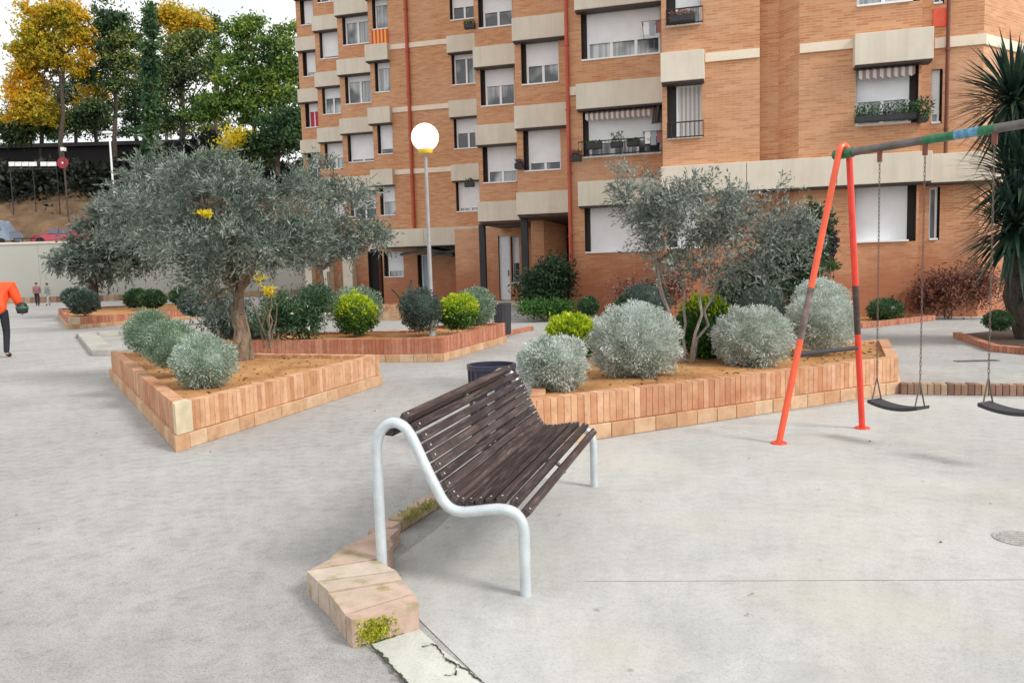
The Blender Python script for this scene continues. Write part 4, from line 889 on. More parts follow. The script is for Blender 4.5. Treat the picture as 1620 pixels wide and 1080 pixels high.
# ------------------------------------------------------------------ plants
def tree_tube(mb, p0, p1, r0, r1, n=8, seg=5, wob=.06):
    p0, p1 = Vector(p0), Vector(p1); L_ = (p1-p0).length; pts = []; 
    for k in range(seg+1):
        u = k/seg; j = Vector((rnd.gauss(0, 1), rnd.gauss(0, 1), rnd.gauss(0, .4)))*wob*L_*math.sin(math.pi*u)*.6; pts.append(p0.lerp(p1, u)+j)
    mb.tube(pts, [r0+(r1-r0)*(k/seg) for k in range(seg+1)], n); return pts
def olive(base, th, blobs, mat, label, stems=1, r=.12, nclust=110, twigs=16, lv=13, leafL=.07, leafW=.017, bark=M_barko, name='olive_tree', twl=.32, limbs=14, cat='tree', group=None, upb=.35, lean=(0, 0)):
    """blobs: list of (centre Vector, (rx,ry,rz), weight)"""
    base = Vector(base); t = thing(name, base, label, cat, group); mb = MB(); fork = base+Vector((lean[0], lean[1], th))
    if stems == 1:
        pts = tree_tube(mb, base-Vector((0, 0, .05)), fork, r, r*.75, 12, 6, .05)
        for k in range(3): a_ = rnd.uniform(0, 6.28); tree_tube(mb, base+Vector((math.cos(a_)*r*1.3, math.sin(a_)*r*1.3, -.03)), fork, r*.5, r*.35, 8, 5, .03)
        roots = [fork]
    else:
        roots = []
        for k in range(stems):
            a_ = 2*math.pi*k/stems+rnd.uniform(-.4, .4); q = fork+Vector((math.cos(a_)*.38, math.sin(a_)*.3, rnd.uniform(-.2, .2))); tree_tube(mb, base+Vector((math.cos(a_)*.08, math.sin(a_)*.08, -.03)), q, r, r*.6, 8, 6, .05); roots.append(q)
    wts = np.array([b_[2] for b_ in blobs], float); wts /= wts.sum(); cl = []
    for i in range(nclust):
        k = RG.choice(len(blobs), p=wts); c_, rr, _ = blobs[k]; u = unit(1)[0]*RG.uniform(.35, 1)**.6; cl.append(np.array(c_)+u*np.array(rr))
    cl = np.array(cl); idx = RG.choice(len(cl), limbs, replace=False)
    for i in idx:
        q = Vector(cl[i]); f0 = min(roots, key=lambda a_: (a_-q).length); m_ = f0.lerp(q, .5)+Vector((0, 0, .12)); tree_tube(mb, f0, m_, r*.42, r*.22, 7, 4, .06); tree_tube(mb, m_, q, r*.22, r*.06, 5, 4, .08)
    for i in range(nclust):
        q = Vector(cl[i]); j = Vector(cl[RG.choice(idx)]); 
        if (j-q).length < 1.2 and rnd.random() < .6: tree_tube(mb, j.lerp(fork, .25), q, r*.08, r*.03, 4, 3, .08)
    mb.build('trunk', bark, t, smooth=True)
    T = nclust*twigs; cc = np.repeat(cl, twigs, 0); ctr = np.mean(cl, 0)
    outv = cc-ctr; outv /= np.maximum(.2, np.linalg.norm(outv, axis=1, keepdims=True))
    td = unit(T)+outv*.5+np.array([0, 0, upb]); td /= np.linalg.norm(td, axis=1, keepdims=True); tl = twl*RG.uniform(.5, 1.3, (T, 1))
    pos = np.repeat(cc+unit(T)*.06, lv, 0); u = np.tile(np.linspace(.08, 1, lv), T)[:, None]; tdr = np.repeat(td, lv, 0); tlr = np.repeat(tl, lv, 0)
    pos = pos+tdr*tlr*u-np.array([0, 0, 1])*(u**2)*tlr*.12; ld = tdr*.9+unit(T*lv)*.75
    leaves('crown', pos, ld, leafL, leafW, mat, t); return t
def E(px, py, D, rx, ry, rd=None):
    k = D/F; return (tuple(at(px, py, D)), (rx*k, (rd or (rx+ry)/2)*k, ry*k), 1.)
# nearest olive
ob = G(383, 568, .38); D = ob.y
olive((ob.x, ob.y, .36), 1.0, [(*E(345, 345, D, 95, 60)[:2], 4), (*E(275, 345, D+.3, 80, 50)[:2], 2.2), (*E(440, 342, D, 75, 60)[:2], 2.6), (*E(365, 400, D-.4, 115, 45)[:2], 2.6), (*E(340, 455, D-.2, 28, 40)[:2], .7), (*E(300, 385, D-.2, 60, 45)[:2], 1.3), (*E(340, 290, D, 75, 28)[:2], 1.6), (*E(455, 390, D, 60, 35)[:2], 1.2)], M_olive,
      'large grey green olive tree with a stout trunk in the triangular planter', r=.105, nclust=215, twigs=15, lv=14, leafL=.07, leafW=.0165, limbs=22, upb=.6, twl=.36)
# olive behind left, in the far planter
gb = G(157, 489, .34)
olive((-18.3, 34.5, .34), 1.9, [(*E(192, 378, 34.5, 70, 60)[:2], 4), (*E(150, 412, 34.5, 60, 30)[:2], 2.5), (*E(135, 405, 34.5, 22, 24)[:2], .5), (*E(215, 340, 34.5, 60, 45)[:2], 2)], M_olive, 'dark rounded olive tree far left before the retaining wall', r=.24, nclust=150, twigs=18, lv=12, leafL=.16, leafW=.055, twl=.6, limbs=16, bark=M_barkd)
olive((-8.9, 24, .0), 2.0, [(*E(230, 310, 24, 65, 42)[:2], 3), (*E(215, 350, 24, 60, 36)[:2], 2), (*E(260, 350, 24, 60, 50)[:2], 2), (*E(245, 262, 24, 30, 28)[:2], 1)], M_olive, 'tall olive tree rising between the far left olive and the nearest one', r=.09, nclust=90, twigs=12, lv=12, leafL=.12, leafW=.032, twl=.5, limbs=10)
olive((*G(526, 500, 0), 0), 1.55, [(*E(545, 345, 20, 70, 62)[:2], 4), (*E(500, 290, 20, 45, 40)[:2], 1.3), (*E(490, 380, 20, 60, 40)[:2], 2), (*E(570, 380, 20, 50, 30)[:2], 1.2)], M_olive, 'airy olive tree in front of the far wing of the building', r=.10, nclust=115, twigs=12, lv=11, leafL=.1, leafW=.03, twl=.42, limbs=16, stems=3)
# multi-stemmed grey olive in centre planter
ob2 = G(1085, 575, .38)
olive((ob2.x, ob2.y, .36), 1.15, [(*E(1100, 335, 9.6, 95, 45)[:2], 4), (*E(1190, 350, 9.6, 90, 50)[:2], 3.4), (*E(1010, 320, 9.6, 45, 50)[:2], 1.5), (*E(1240, 385, 9.8, 55, 45)[:2], 2), (*E(1140, 400, 9.6, 90, 42)[:2], 2.6), (*E(1060, 400, 9.5, 45, 40)[:2], .8), (*E(1200, 435, 9.7, 60, 30)[:2], .9)], M_olive2, 'small silvery multi-stemmed olive tree between the swing and the bench', r=.022, nclust=170, twigs=12, lv=12, leafL=.055, leafW=.016, twl=.26, stems=5, bark=M_barkp, limbs=18)
# clipped balls
def globe(name, c, r, L_, W_, n, mats, label, cat='shrub', flat=1., group=None, low=None, rough=.06, lim=0.):
    t = thing(name, c, label, cat, group); c0 = np.array([c[0], c[1], c[2]+r*flat*.93])
    u = unit(n); sh = RG.uniform(.76, 1.03, (n, 1)); ph = RG.uniform(0, 6.28, 8); lump = 1+rough*np.sin(u[:, 0:1]*7+ph[0])*np.cos(u[:, 1:2]*6+ph[1])+rough*.7*np.sin(u[:, 2:3]*11+u[:, 0:1]*9+ph[2])+rough*.9*np.sin(u[:, 0:1]*2.4+u[:, 1:2]*2+ph[3])*np.cos(u[:, 2:3]*2+ph[4])+rough*.4*np.sin(u[:, 1:2]*21+ph[5])*np.sin(u[:, 2:3]*19+ph[6])
    stray = RG.random((n, 1)) < .02; sh = np.where(stray, sh*RG.uniform(1.02, 1.14, (n, 1)), sh)
    pos = u*sh*r*lump*np.array([1, 1, flat]); pos = pos+c0; dr = u*.9+unit(n)*.75+np.array([0, 0, .25])
    gap = np.sin(u[:, 0]*8+ph[1])*np.sin(u[:, 1]*9+ph[3])*np.sin(u[:, 2]*8+ph[7]); keep = (pos[:, 2] > c[2]-.01) & ((gap < .45) | (RG.random(n) < .3)); mi = None
    if len(mats) > 1: mi = ((u[:, 2]+RG.normal(0, .22, n)) < lim).astype(int)[keep]
    leaves('foliage', pos[keep], dr[keep], L_, W_, mats, t, mi=mi, core=((c0[0], c0[1], c0[2]), (r*.80, r*.80, r*.80*flat)))
    return t
def gl(px, py_base, rpx, z, **kw):
    p = G(px, py_base, z); D_ = p.y; return (p.x, p.y, z), rpx*D_/F*1.0
def ball(px, pyc, rpx, D_, z, ratio=1.):    # centre pixel; returns base so the ball sits on z
    r = rpx*D_/F; p = at(px, pyc, D_); return (p.x, p.y, max(z, p.z-r*ratio*.93)), r
SH = [ (322, 572, 47, 8.7, [M_sage2], .92, 'nearest pale sage ball shrub in the triangular planter', .03, .009, 12000),
       (270, 545, 40, 9.6, [M_sage], .95, 'middle sage ball shrub of three in the triangular planter', .032, .010, 8000),
       (236, 525, 37, 10.5, [M_sage], .95, 'hindmost sage ball shrub of three in the triangular planter', .034, .011, 7000)]
for x, y, r_, D_, mt, fl, lb, a_, b2, n in SH:
    c_, r = ball(x, y, r_, D_, .37, fl); globe('ball_shrub', c_, r, a_, b2, n, mt, lb, flat=fl, group='sage balls in the triangular planter')
SV = [(876, 586, 54, 7.9, 'low silver shrub beside the top of the bench backrest', .78, 13000), (1006, 547, 69, 8.6, 'largest round silver shrub in the long planter', .84, 20000), (1190, 538, 58, 9.3, 'silver shrub just left of the swing frame legs', .82, 14000), (1300, 512, 52, 10.2, 'silver shrub seen between the swing frame legs', .84, 12000), (1298, 475, 40, 11.2, 'greyer silver shrub behind the one between the swing legs', .8, 7000)]
for x, y, r_, D_, lb, fl, n in SV:
    c_, r = ball(x, y, r_, D_, .38, fl); globe('ball_shrub', c_, r*1.02, .036, .0105, int(n*1.25), [M_silver], lb, flat=fl, group='silver shrubs in the long planter', rough=.085)
YL = [(906, 533, 41, 9.8, .38, 'lime yellow shrub behind the largest silver shrub', .85, 8000), (1118, 525, 46, 10.1, .38, 'tall lime topped green shrub between silver shrubs', 1.08, 9000), (562, 497, 33, 15.3, .38, 'yellow topped ball shrub left of the lamp post', .98, 6000), (724, 493, 30, 15.4, .38, 'yellow topped ball shrub right of the lamp post', .9, 6000)]
for x, y, r_, D_, z, lb, fl, n in YL:
    c_, r = ball(x, y, r_, D_, z, fl); globe('ball_shrub', c_, r, .05, .024, n, [M_lime, M_limeg], lb, flat=fl, group='yellow topped ball shrubs', rough=.09, lim=.72 if 'tall lime' in lb else .0)
GR = [(1205, 487, 38, 11.0, .38, [M_grgrey], 'dark grey green ball behind the silver shrub left of the swing', .9, 7000), (665, 490, 33, 15.0, .38, [M_grgrey], 'dark grey shrub directly behind the lamp post', 1.05, 6000), (752, 485, 32, 16.6, .38, [M_sage], 'pale grey ball shrub behind the yellow one by the grey bin', .95, 6000), (565, 485, 40, 17.2, .0, [M_sage], 'pale grey shrub peeking over the yellow ball left of the lamp', .8, 6000),
      (132, 478, 22, 28.5, .34, [M_grgrey], 'front dark ball shrub in the far left planter', .85, 5000), (116, 470, 16, 32, .34, [M_grgrey], 'small rear dark ball shrub in the far left planter', .85, 4000), (308, 481, 23, 27, .0, [M_grgrey], 'dark blue grey ball shrub behind the sage balls', .85, 5000),
      (288, 469, 17, 31, .0, [M_dkgreen], 'small green shrub beside the dark blue grey ball', .85, 3500), (215, 472, 17, 33, .3, [M_dkgreen], 'left olive green shrub in the far left planter', .8, 3500), (242, 473, 18, 32, .3, [M_dkgreen], 'right olive green shrub in the far left planter', .75, 3500),
      (1020, 480, 40, 16, .0, [M_grgrey], 'grey green shrub behind the silver ball near the olive stems', .8, 5000), (992, 484, 20, 16, .0, [M_dkgreen], 'small dark green bush left of the olive stems', .8, 3000), (931, 484, 15, 22, .0, [M_dkgreen], 'tiny dark green bush on the kerb before the facade', .9, 2500),
      (1400, 490, 26, 19.9, .0, [M_dkgreen], 'green shrub in the bed under the white shuttered window', .7, 3500), (1580, 507, 20, 14.2, .0, [M_dkgreen], 'small dark shrub at the foot of the spiky yucca', .75, 3500), (500, 470, 24, 18, .2, [M_grgrey], 'grey shrub behind the flowering oleander', .8, 3500)]
for x, y, r_, D_, z, mt, lb, fl, n in GR:
    c_, r = ball(x, y, r_, D_, z, fl); k = D_/12; globe('ball_shrub', c_, r, .034*k, .014*k, n, mt, lb, flat=fl, rough=.07)
def bush(name, blobs, base, mat, n, L_, W_, label, cat='bush', flowers=None, stems=5, nf=30, fr=.02, group=None):
    t = thing(name, base, label, cat, group); P = []; Dd = []
    w_ = np.array([b_[1][0]*b_[1][1]*b_[1][2] for b_ in blobs])**.67; w_ /= w_.sum()
    ks = RG.choice(len(blobs), 400 if n > 3000 else 150, p=w_); cen = np.array([np.array(blobs[k][0])+unit(1)[0]*RG.uniform(.2, .95)*np.array(blobs[k][1]) for k in ks])
    s_ = np.mean([b_[1][0] for b_ in blobs])*.2; j = RG.integers(0, len(cen), n); off = RG.normal(size=(n, 3))*s_; pos = cen[j]+off; pos[:, 2] = np.maximum(pos[:, 2], base[2]+.01)
    dr = unit(n)+off/np.maximum(.02, np.linalg.norm(off, axis=1, keepdims=True))*.5+np.array([0, 0, .3]); leaves('foliage', pos, dr, L_, W_, mat, t)
    mb = MB()
    for k in range(stems):
        q = cen[RG.integers(len(cen))]; tree_tube(mb, (base[0]+rnd.gauss(0, .08), base[1]+rnd.gauss(0, .08), base[2]-.02), q, .02, .006, 6, 4, .06)
    mb.build('stems', M_barko, t)
    if flowers:
        j = RG.integers(0, n, nf)
        for q in pos[j]: leaves('flower', np.repeat([q], 7, 0)+RG.normal(size=(7, 3))*.008, unit(7), fr*2, fr*1.4, flowers, t)
    return t
ol = G(455, 556, .3)
bush('oleander', [E(480, 500, 14.6, 45, 38), E(440, 500, 14.6, 35, 40), E(500, 480, 14.8, 30, 25)], (-3.9, 14.7, .36), M_dkgreen, 9000, .085, .022, 'dark green oleander dotted with white flowers', 'shrub', M_white, nf=26, fr=.022)
bush('dark_shrub', [E(365, 510, 15.6, 45, 42), E(400, 530, 15.4, 45, 28), E(330, 480, 16, 30, 25)], (-5.2, 15.7, .3), M_grgrey, 6500, .08, .03, 'dense dark shrub behind the trunk of the nearest olive', 'shrub', M_pink, nf=8, fr=.03)
bush('laurel_bush', [E(865, 455, 24.5, 48, 38, 40), E(880, 430, 24.5, 25, 22)], tuple(at(865, 492, 24.5).xy)+(0,), M_vdark, 9000, .15, .05, 'big dark leafy bush against the building beside the entrance', 'bush')
bush('ground_cover', [E(850, 487, 23.5, 30, 5, 25), E(885, 488, 23.5, 25, 5, 25)], tuple(at(865, 490, 23.5).xy)+(0,), M_limeg, 3500, .12, .04, 'low bright green plants along the kerb under the dark bush', 'plants')
bush('evergreen_bush', [E(1190, 440, 13.8, 42, 45), E(1250, 425, 14, 60, 65), E(1292, 360, 14.2, 26, 42), E(1160, 460, 13.6, 40, 28)], tuple(at(1230, 515, 14).xy)+(0,), M_vdark, 13000, .085, .04, 'large dark evergreen bush behind the silvery olive', 'bush')
bush('purple_shrub', [E(1305, 385, 15, 16, 25)], tuple(at(1300, 500, 15).xy)+(0,), M_purple, 1800, .08, .045, 'purple leaved shrub top showing past the swing leg', 'shrub')
bush('yellow_shrub', [E(1312, 420, 15.4, 14, 14), E(1290, 425, 15.4, 10, 10)], tuple(at(1305, 500, 15.4).xy)+(0,), M_limeg, 700, .06, .03, 'sparse yellow green twigs behind the orange swing leg', 'shrub')
bush('red_shrub', [E(1010, 465, 20.8, 55, 18, 12), E(1060, 455, 20.5, 35, 28, 12)], tuple(at(1030, 495, 20.7).xy)+(0,), M_redleaf, 4500, .09, .045, 'reddish shrub against the wall behind the olive stems', 'shrub')
bush('red_shrub', [E(1490, 458, 20.4, 50, 34, 10), E(1540, 452, 19.9, 45, 40, 10), E(1455, 474, 20.8, 26, 18, 8)], tuple(at(1500, 498, 20.5).xy)+(0,), M_redleaf, 9000, .08, .04, 'broad dull red shrub against the wall left of the yucca', 'shrub')
bush('yellow_plant', [E(425, 462, 13.6, 11, 8), E(372, 430, 13.4, 8, 8), E(412, 440, 13.6, 6, 8)], (at(420, 500, 13.8).x, 13.8, .36), M_yelb, 260, .07, .032, 'thin sapling with bright yellow leaves by the olive trunk', 'sapling', stems=6)
bush('yellow_leaf_cluster', [E(325, 342, 10.9, 9, 9)], tuple(at(325, 342, 11.2)), M_yelb, 110, .06, .03, 'cluster of orange yellow leaves caught in the nearest olive crown', 'leaf cluster', stems=1)
# pruned stumps by lamp
t = thing('pruned_sapling', (*G(655, 520, .36), .36), 'bare pruned sapling forks left of the lamp post', 'sapling'); mb = MB(); b_ = Vector((*G(655, 520, .36), .34)); D_ = b_.y
tree_tube(mb, b_, at(640, 478, D_), .035, .03, 8, 3, .04); tree_tube(mb, at(640, 478, D_), at(620, 457, D_), .028, .022, 8, 3, .04); tree_tube(mb, at(643, 480, D_), at(651, 443, D_), .03, .025, 8, 3, .04); mb.build('trunk', M_barkd, t)
# yucca
def yucca(base, heads, label):
    t = thing('yucca_tree', base, label, 'tree'); mb = MB(); P = []; Dd = []
    for (hx, R_h) in heads:
        h = Vector(hx); tree_tube(mb, base, h, .17, .1, 10, 5, .04)
        n = 520; u = unit(n); u[:, 2] = np.maximum(u[:, 2], -.75)+.15; st = np.array(h)+u*.12; P.append((st, u, R_h))
        dp = 110; k = RG.uniform(0, .55, dp)
    mb.build('trunk', M_barkd, t)
    mb = MB()
    for st, u, R_h in P:
        for s0, d_ in zip(st, u):
            d_ = Vector(d_).normalized(); s0 = Vector(s0)+Vector((0, 0, -abs(rnd.gauss(0, .12)))); L_ = R_h*rnd.uniform(.75, 1.1); side = d_.cross(Vector((0, 0, 1))); side = side.normalized() if side.length > .1 else Vector((1, 0, 0)); w_ = .03
            a_ = s0; m1 = s0+d_*L_*.5; tp = s0+d_*L_-Vector((0, 0, .1*L_)); tt_ = rnd.random()
            mb.face([a_-side*w_*.6, a_+side*w_*.6, m1+side*w_, m1-side*w_], tt_); mb.face([m1-side*w_, m1+side*w_, tp], tt_)
    mb.build('crown', M_yucca, t); return t
yb = G(1612, 512)
yb = at(1625, 520, 14.5); yucca(Vector((yb.x, yb.y, 0)), [(at(1603, 150, 14.6), 1.15), (at(1616, 270, 14.3), 1.2), (at(1606, 350, 14.1), 1.15), (at(1690, 210, 14.8), 1.1), (at(1650, 425, 14.6), .9)], 'dark spiky yucca tree with sword leaves at the right edge')
# ------------------------------------------------------------------ left background: retaining wall, street, hillside
t = thing('retaining_wall', (-37, 62, 0), 'long pale concrete retaining wall below the street', 'wall'); xw0, xw1 = -90, -8
mb = MB()
for k in range(20):
    a_ = xw0+(xw1-xw0)*k/20; mb.aabb(a_+.01, a_+(xw1-xw0)/20-.01, 62, 62.6, 0, 4.55, rnd.random())
mb.build('panels', M_ret, t); mb = MB(); mb.aabb(xw0, xw1, 61.93, 62.65, 4.552, 4.72); mb.build('coping', M_cream, t)
kerb('brick_kerb', [Vector((-55, 60.8)), Vector((-14, 60.8))], .3, .45, M_kerbo, 'low dull brick kerb along the foot of the retaining wall', bw=.4)
prof_ = [(62.6, 4.5), (70, 4.5), (70.3, 4.9), (73, 7.2), (77, 10.3), (80, 10.9), (120, 12)]
bm = bmesh.new(); xs = np.linspace(-110, 0, 56); ys = []
for (y0, z0), (y1, z1) in zip(prof_[:-1], prof_[1:]):
    for k in range(4): ys.append((y0+(y1-y0)*k/4, z0+(z1-z0)*k/4))
ys.append(prof_[-1]); gv = [[bm.verts.new((x, y+ (rnd.uniform(-.3, .3) if y > 70.5 else 0), z+(rnd.uniform(-.25, .25) if y > 70.5 else 0))) for y, z in ys] for x in xs]
for i in range(len(xs)-1):
    for j in range(len(ys)-1): bm.faces.new((gv[i][j], gv[i+1][j], gv[i+1][j+1], gv[i][j+1]))
me = bpy.data.meshes.new('hillside'); bm.to_mesh(me); bm.free(); me.materials.append(M_earth); o = bpy.data.objects.new('hillside', me); COL.objects.link(o); tag(o, kind='structure')
mb = MB(); mb.aabb(-110, 0, 62.65, 69.9, 4.4, 4.52); tag(mb.build('street', M_street), kind='structure')
# dark hedge belt on the hillside
t = thing('hedge', (-38, 77, 10), 'long dark hedge belt at the top of the earth slope', 'hedge'); n = 38000
xx = RG.uniform(-75, -12, n); yy = RG.normal(77.5, 1.1, n); zz = 11.0+RG.uniform(-1, 1, n)*2.9*(.75+.25*np.sin(xx*.7))+.6*np.sin(xx*.33); leaves('foliage', np.stack([xx, yy, zz], 1), unit(n), .5, .3, M_hedge, t)
# long low dark building with a row of white panels
t = thing('low_building', (-50, 82, 11), 'long low dark building under the pines with white panels', 'building')
b0_ = at(-60, 250, 82); b1_ = at(330, 250, 82); mb = MB(); mb.aabb(b0_.x, b1_.x, 82, 90, 9.5, at(150, 232, 82).z); mb.build('walls', M_dark, t)
mb = MB(); mb.aabb(b0_.x-.4, b1_.x+.4, 81.4, 90.5, at(150, 232, 82).z+.002, at(150, 226, 82).z); mb.build('roof', M_black, t)
for x0, x1 in ((14, 22), (24, 33), (35, 44), (46, 57), (64, 73), (75, 84), (86, 93)):
    a_, b2 = at(x0, 262, 76), at(x1, 255, 76)
t2 = thing('white_sign', tuple(at(35, 262, 74)), 'row of small white panels before the dark trees at far left', 'sign')
for x0, x1 in ((14, 22), (24, 33), (35, 44), (46, 57), (64, 73), (75, 88)):
    a_, b2 = at(x0, 263, 74), at(x1, 256, 74); mb = MB(); mb.aabb(a_.x, b2.x, 74, 74.1, a_.z, b2.z); mb.build('panel', M_frame, t2)
a_, b2 = at(12, 266, 74), at(90, 266, 74); mb = MB(); mb.tube([(a_.x, 74.15, a_.z-.1), (b2.x, 74.15, b2.z-.05)], .06, 6); 
for x in (14, 50, 88): q = at(x, 264, 74); mb.tube([(q.x, 74.15, q.z), (q.x, 74.15, 7)], .05, 6)
mb.build('posts', M_black, t2)
q = at(100, 258, 73.5); t = thing('red_sign', (q.x, q.y, 7), 'round red sign on a pole at the top of the slope', 'sign')
mb = MB(); n = 20; mb.tube([(q.x, 73.4, q.z), (q.x, 73.5, q.z)], .5, 20); mb.build('plate', M_signred, t); mb = MB(); mb.tube([(q.x, 73.56, 6.5), (q.x, 73.56, q.z+.3)], .05, 8); mb.build('pole', M_barkd, t)
mb = MB(); mb.tube([(q.x, 73.36, q.z), (q.x, 73.39, q.z)], .09, 12); mb.build('emblem', M_frame, t)
# white street light
q = at(173, 212, 66); t = thing('street_light', (q.x, 66, 4.5), 'thin white street light pole among the far trees', 'street light')
mb = MB(); mb.tube([(q.x, 66, 4.5), (q.x, 66, q.z)], [.1, .07], 8); mb.build('pole', M_frame, t); mb = MB(); mb.aabb(q.x-.5, q.x+.2, 65.8, 66.2, q.z, q.z+.2); mb.build('lamp_head', M_frame, t, bevel=.05)
q = at(85, 235, 70); t = thing('street_light', (q.x, 70, 4.5), 'thin dark pole with a small white head beside the red sign', 'street light')
mb = MB(); mb.tube([(q.x, 71.5, 5.0), (q.x, 71.5, q.z)], [.05, .05], 8); mb.build('pole', M_barkd, t); mb = MB(); mb.aabb(q.x-.15, q.x+.15, 71.3, 71.7, q.z, q.z+.3); mb.build('lamp_head', M_frame, t)
# background trees
def bgtree(name, D_, base_px, trunk_top, blobs, mats, label, n=7000, L_=.36, W_=.17, zb=None, tr=.28, cat='tree', stretch=0):
    bp_ = at(base_px, 300, D_); zb = zb if zb is not None else (4.5 if D_ < 70 else 10.5); base = Vector((bp_.x, D_, zb)); t = thing(name, base, label, cat, None)
    mb = MB(); tp = at(base_px+trunk_top[0], trunk_top[1], D_); tree_tube(mb, base-Vector((0, 0, .3)), tp, tr, tr*.4, 8, 6, .015)
    E_ = [(np.array(at(x, y, D_)), np.array((rx, (rx+ry)/2*.9, ry))*D_/F) for x, y, rx, ry in blobs]
    for c_, rr in E_:
        f0 = base.lerp(tp, .55+.4*rnd.random()); tree_tube(mb, f0, Vector(c_), tr*.35, tr*.1, 5, 4, .05)
    mb.build('trunk', M_barkd, t)
    w_ = np.array([e_[1][0]*e_[1][2] for e_ in E_]); w_ = w_/w_.sum(); NC = int(95+n/110); n = int(n*1.5); ks = RG.choice(len(E_), NC, p=w_)
    cen = np.array([E_[k][0]+unit(1)[0]*RG.uniform(.3, 1.12)*E_[k][1] for k in ks]); j = RG.integers(0, NC, n); off = RG.normal(size=(n, 3))*np.array([.50, .50, .26])*RG.choice([.55, .9, 1.5], (n, 1), p=[.4, .45, .15])*(1 if not stretch else stretch)
    dr = unit(n)+np.array([0, 0, .3]); leaves('crown', cen[j]+off, dr, L_, W_, mats, t); return t
bgtree('yellow_tree', 78, 97, (0, 60), [(60, 60, 34, 40), (105, 40, 28, 34), (45, 125, 24, 42), (85, 12, 45, 22), (125, 62, 14, 34), (55, 170, 34, 35), (85, 95, 28, 22), (25, 140, 12, 30), (120, 110, 20, 16), (40, 95, 20, 22), (20, 180, 10, 14), (135, 90, 9, 14)], [M_yel], 'tall tree with golden yellow autumn leaves at far left', n=15000)
bgtree('pine_tree', 82, 60, (10, 120), [(40, 195, 42, 26), (80, 190, 40, 24), (130, 190, 40, 16), (20, 215, 30, 18)], [M_pine], 'dull green pine below the golden yellow tree', n=6000)
bgtree('pine_tree', 80, 183, (-3, 40), [(168, 35, 26, 28), (155, 72, 28, 22), (192, 55, 20, 34), (185, 100, 34, 14), (213, 68, 12, 24), (145, 118, 28, 12), (180, 135, 26, 10), (155, 172, 30, 14), (200, 125, 18, 12), (130, 190, 30, 10), (190, 30, 8, 18)], [M_pine], 'dark green pine between the yellow tree and the cypress', n=9000)
bgtree('autumn_tree', 84, 150, (0, 150), [(150, 145, 22, 16), (140, 165, 20, 12), (222, 100, 14, 10)], [M_yel], 'small russet yellow tree within the dark pines', n=1600)
bgtree('cypress_tree', 72, 240, (0, 20), [(238, y, (7 if y > 75 else 1.5+y*.07), 16) for y in range(15, 240, 16)], [M_cyp], 'narrow dark cypress standing above the olives', n=7000, L_=.4, W_=.2, stretch=.45)
bgtree('yellow_tree', 86, 287, (0, 50), [(285, 30, 36, 16), (262, 25, 22, 15), (308, 38, 24, 18), (285, 52, 22, 10)], [M_yel], 'umbrella shaped tree with yellow crown right of the cypress', n=5000)
bgtree('pine_tree', 78, 288, (0, 90), [(280, 82, 26, 24), (268, 120, 22, 34), (298, 108, 16, 28), (258, 165, 18, 22), (322, 158, 30, 9), (308, 62, 26, 14), (330, 120, 16, 10), (310, 185, 24, 7), (275, 190, 18, 10), (335, 90, 12, 12)], [M_pine], 'loose green pine under the yellow umbrella crown', n=6500)
bgtree('cypress_tree', 88, 340, (0, 40), [(340, y, 5, 12) for y in range(35, 120, 12)], [M_cyp], 'slim conifer tip behind the bright green tree', n=1500, L_=.4, W_=.2, stretch=.4)
bgtree('broadleaf_tree', 74, 400, (0, 90), [(382, 48, 24, 24), (420, 72, 36, 26), (458, 85, 26, 40), (365, 95, 24, 34), (408, 122, 45, 32), (455, 150, 32, 36), (335, 172, 38, 20), (385, 168, 42, 28), (440, 195, 38, 30), (352, 135, 22, 20), (468, 48, 8, 14), (400, 35, 14, 12), (345, 75, 8, 10), (315, 185, 22, 10)], [M_bgreen], 'large bright green tree beside the building', n=15000)
bgtree('evergreen_tree', 70, 440, (0, 190), [(450, 215, 42, 30), (410, 235, 40, 24), (470, 190, 22, 40)], [M_cyp], 'dark evergreen at the corner of the building', n=6000)
bgtree('yellow_tree', 69, 375, (0, 230), [(374, 222, 14, 13), (366, 234, 10, 8)], [M_yelb], 'small bright yellow tree below the green one', n=900, L_=.35, W_=.2)
bgtree('dark_tree', 76, 325, (0, 225), [(325, 228, 25, 20), (300, 240, 25, 14), (345, 245, 25, 16)], [M_hedge], 'dark low tree between the two olives', n=3000)
bgtree('olive_green_tree', 70, 335, (0, 255), [(350, 258, 40, 18), (390, 255, 30, 18)], [M_pine], 'olive green scrub tree behind the nearest olive', n=3000)
bgtree('pine_tree', 90, 120, (0, 140), [(110, 150, 40, 22), (70, 205, 60, 14), (150, 200, 40, 16), (200, 210, 30, 10), (130, 120, 25, 18)], [M_cyp], 'dark pine filling the gap behind the yellow tree', n=4500)
bgtree('pine_tree', 93, 262, (0, 150), [(262, 200, 26, 12), (300, 205, 28, 10), (250, 140, 14, 24), (345, 205, 26, 12), (330, 100, 14, 22), (225, 120, 12, 20)], [M_pine], 'thin pine behind the cypress', n=3600)
bgtree('pine_tree', 92, 215, (0, 120), [(215, 150, 30, 25), (225, 195, 28, 18), (200, 175, 18, 22)], [M_cyp], 'sparse dark pine against the white sky', n=2600)
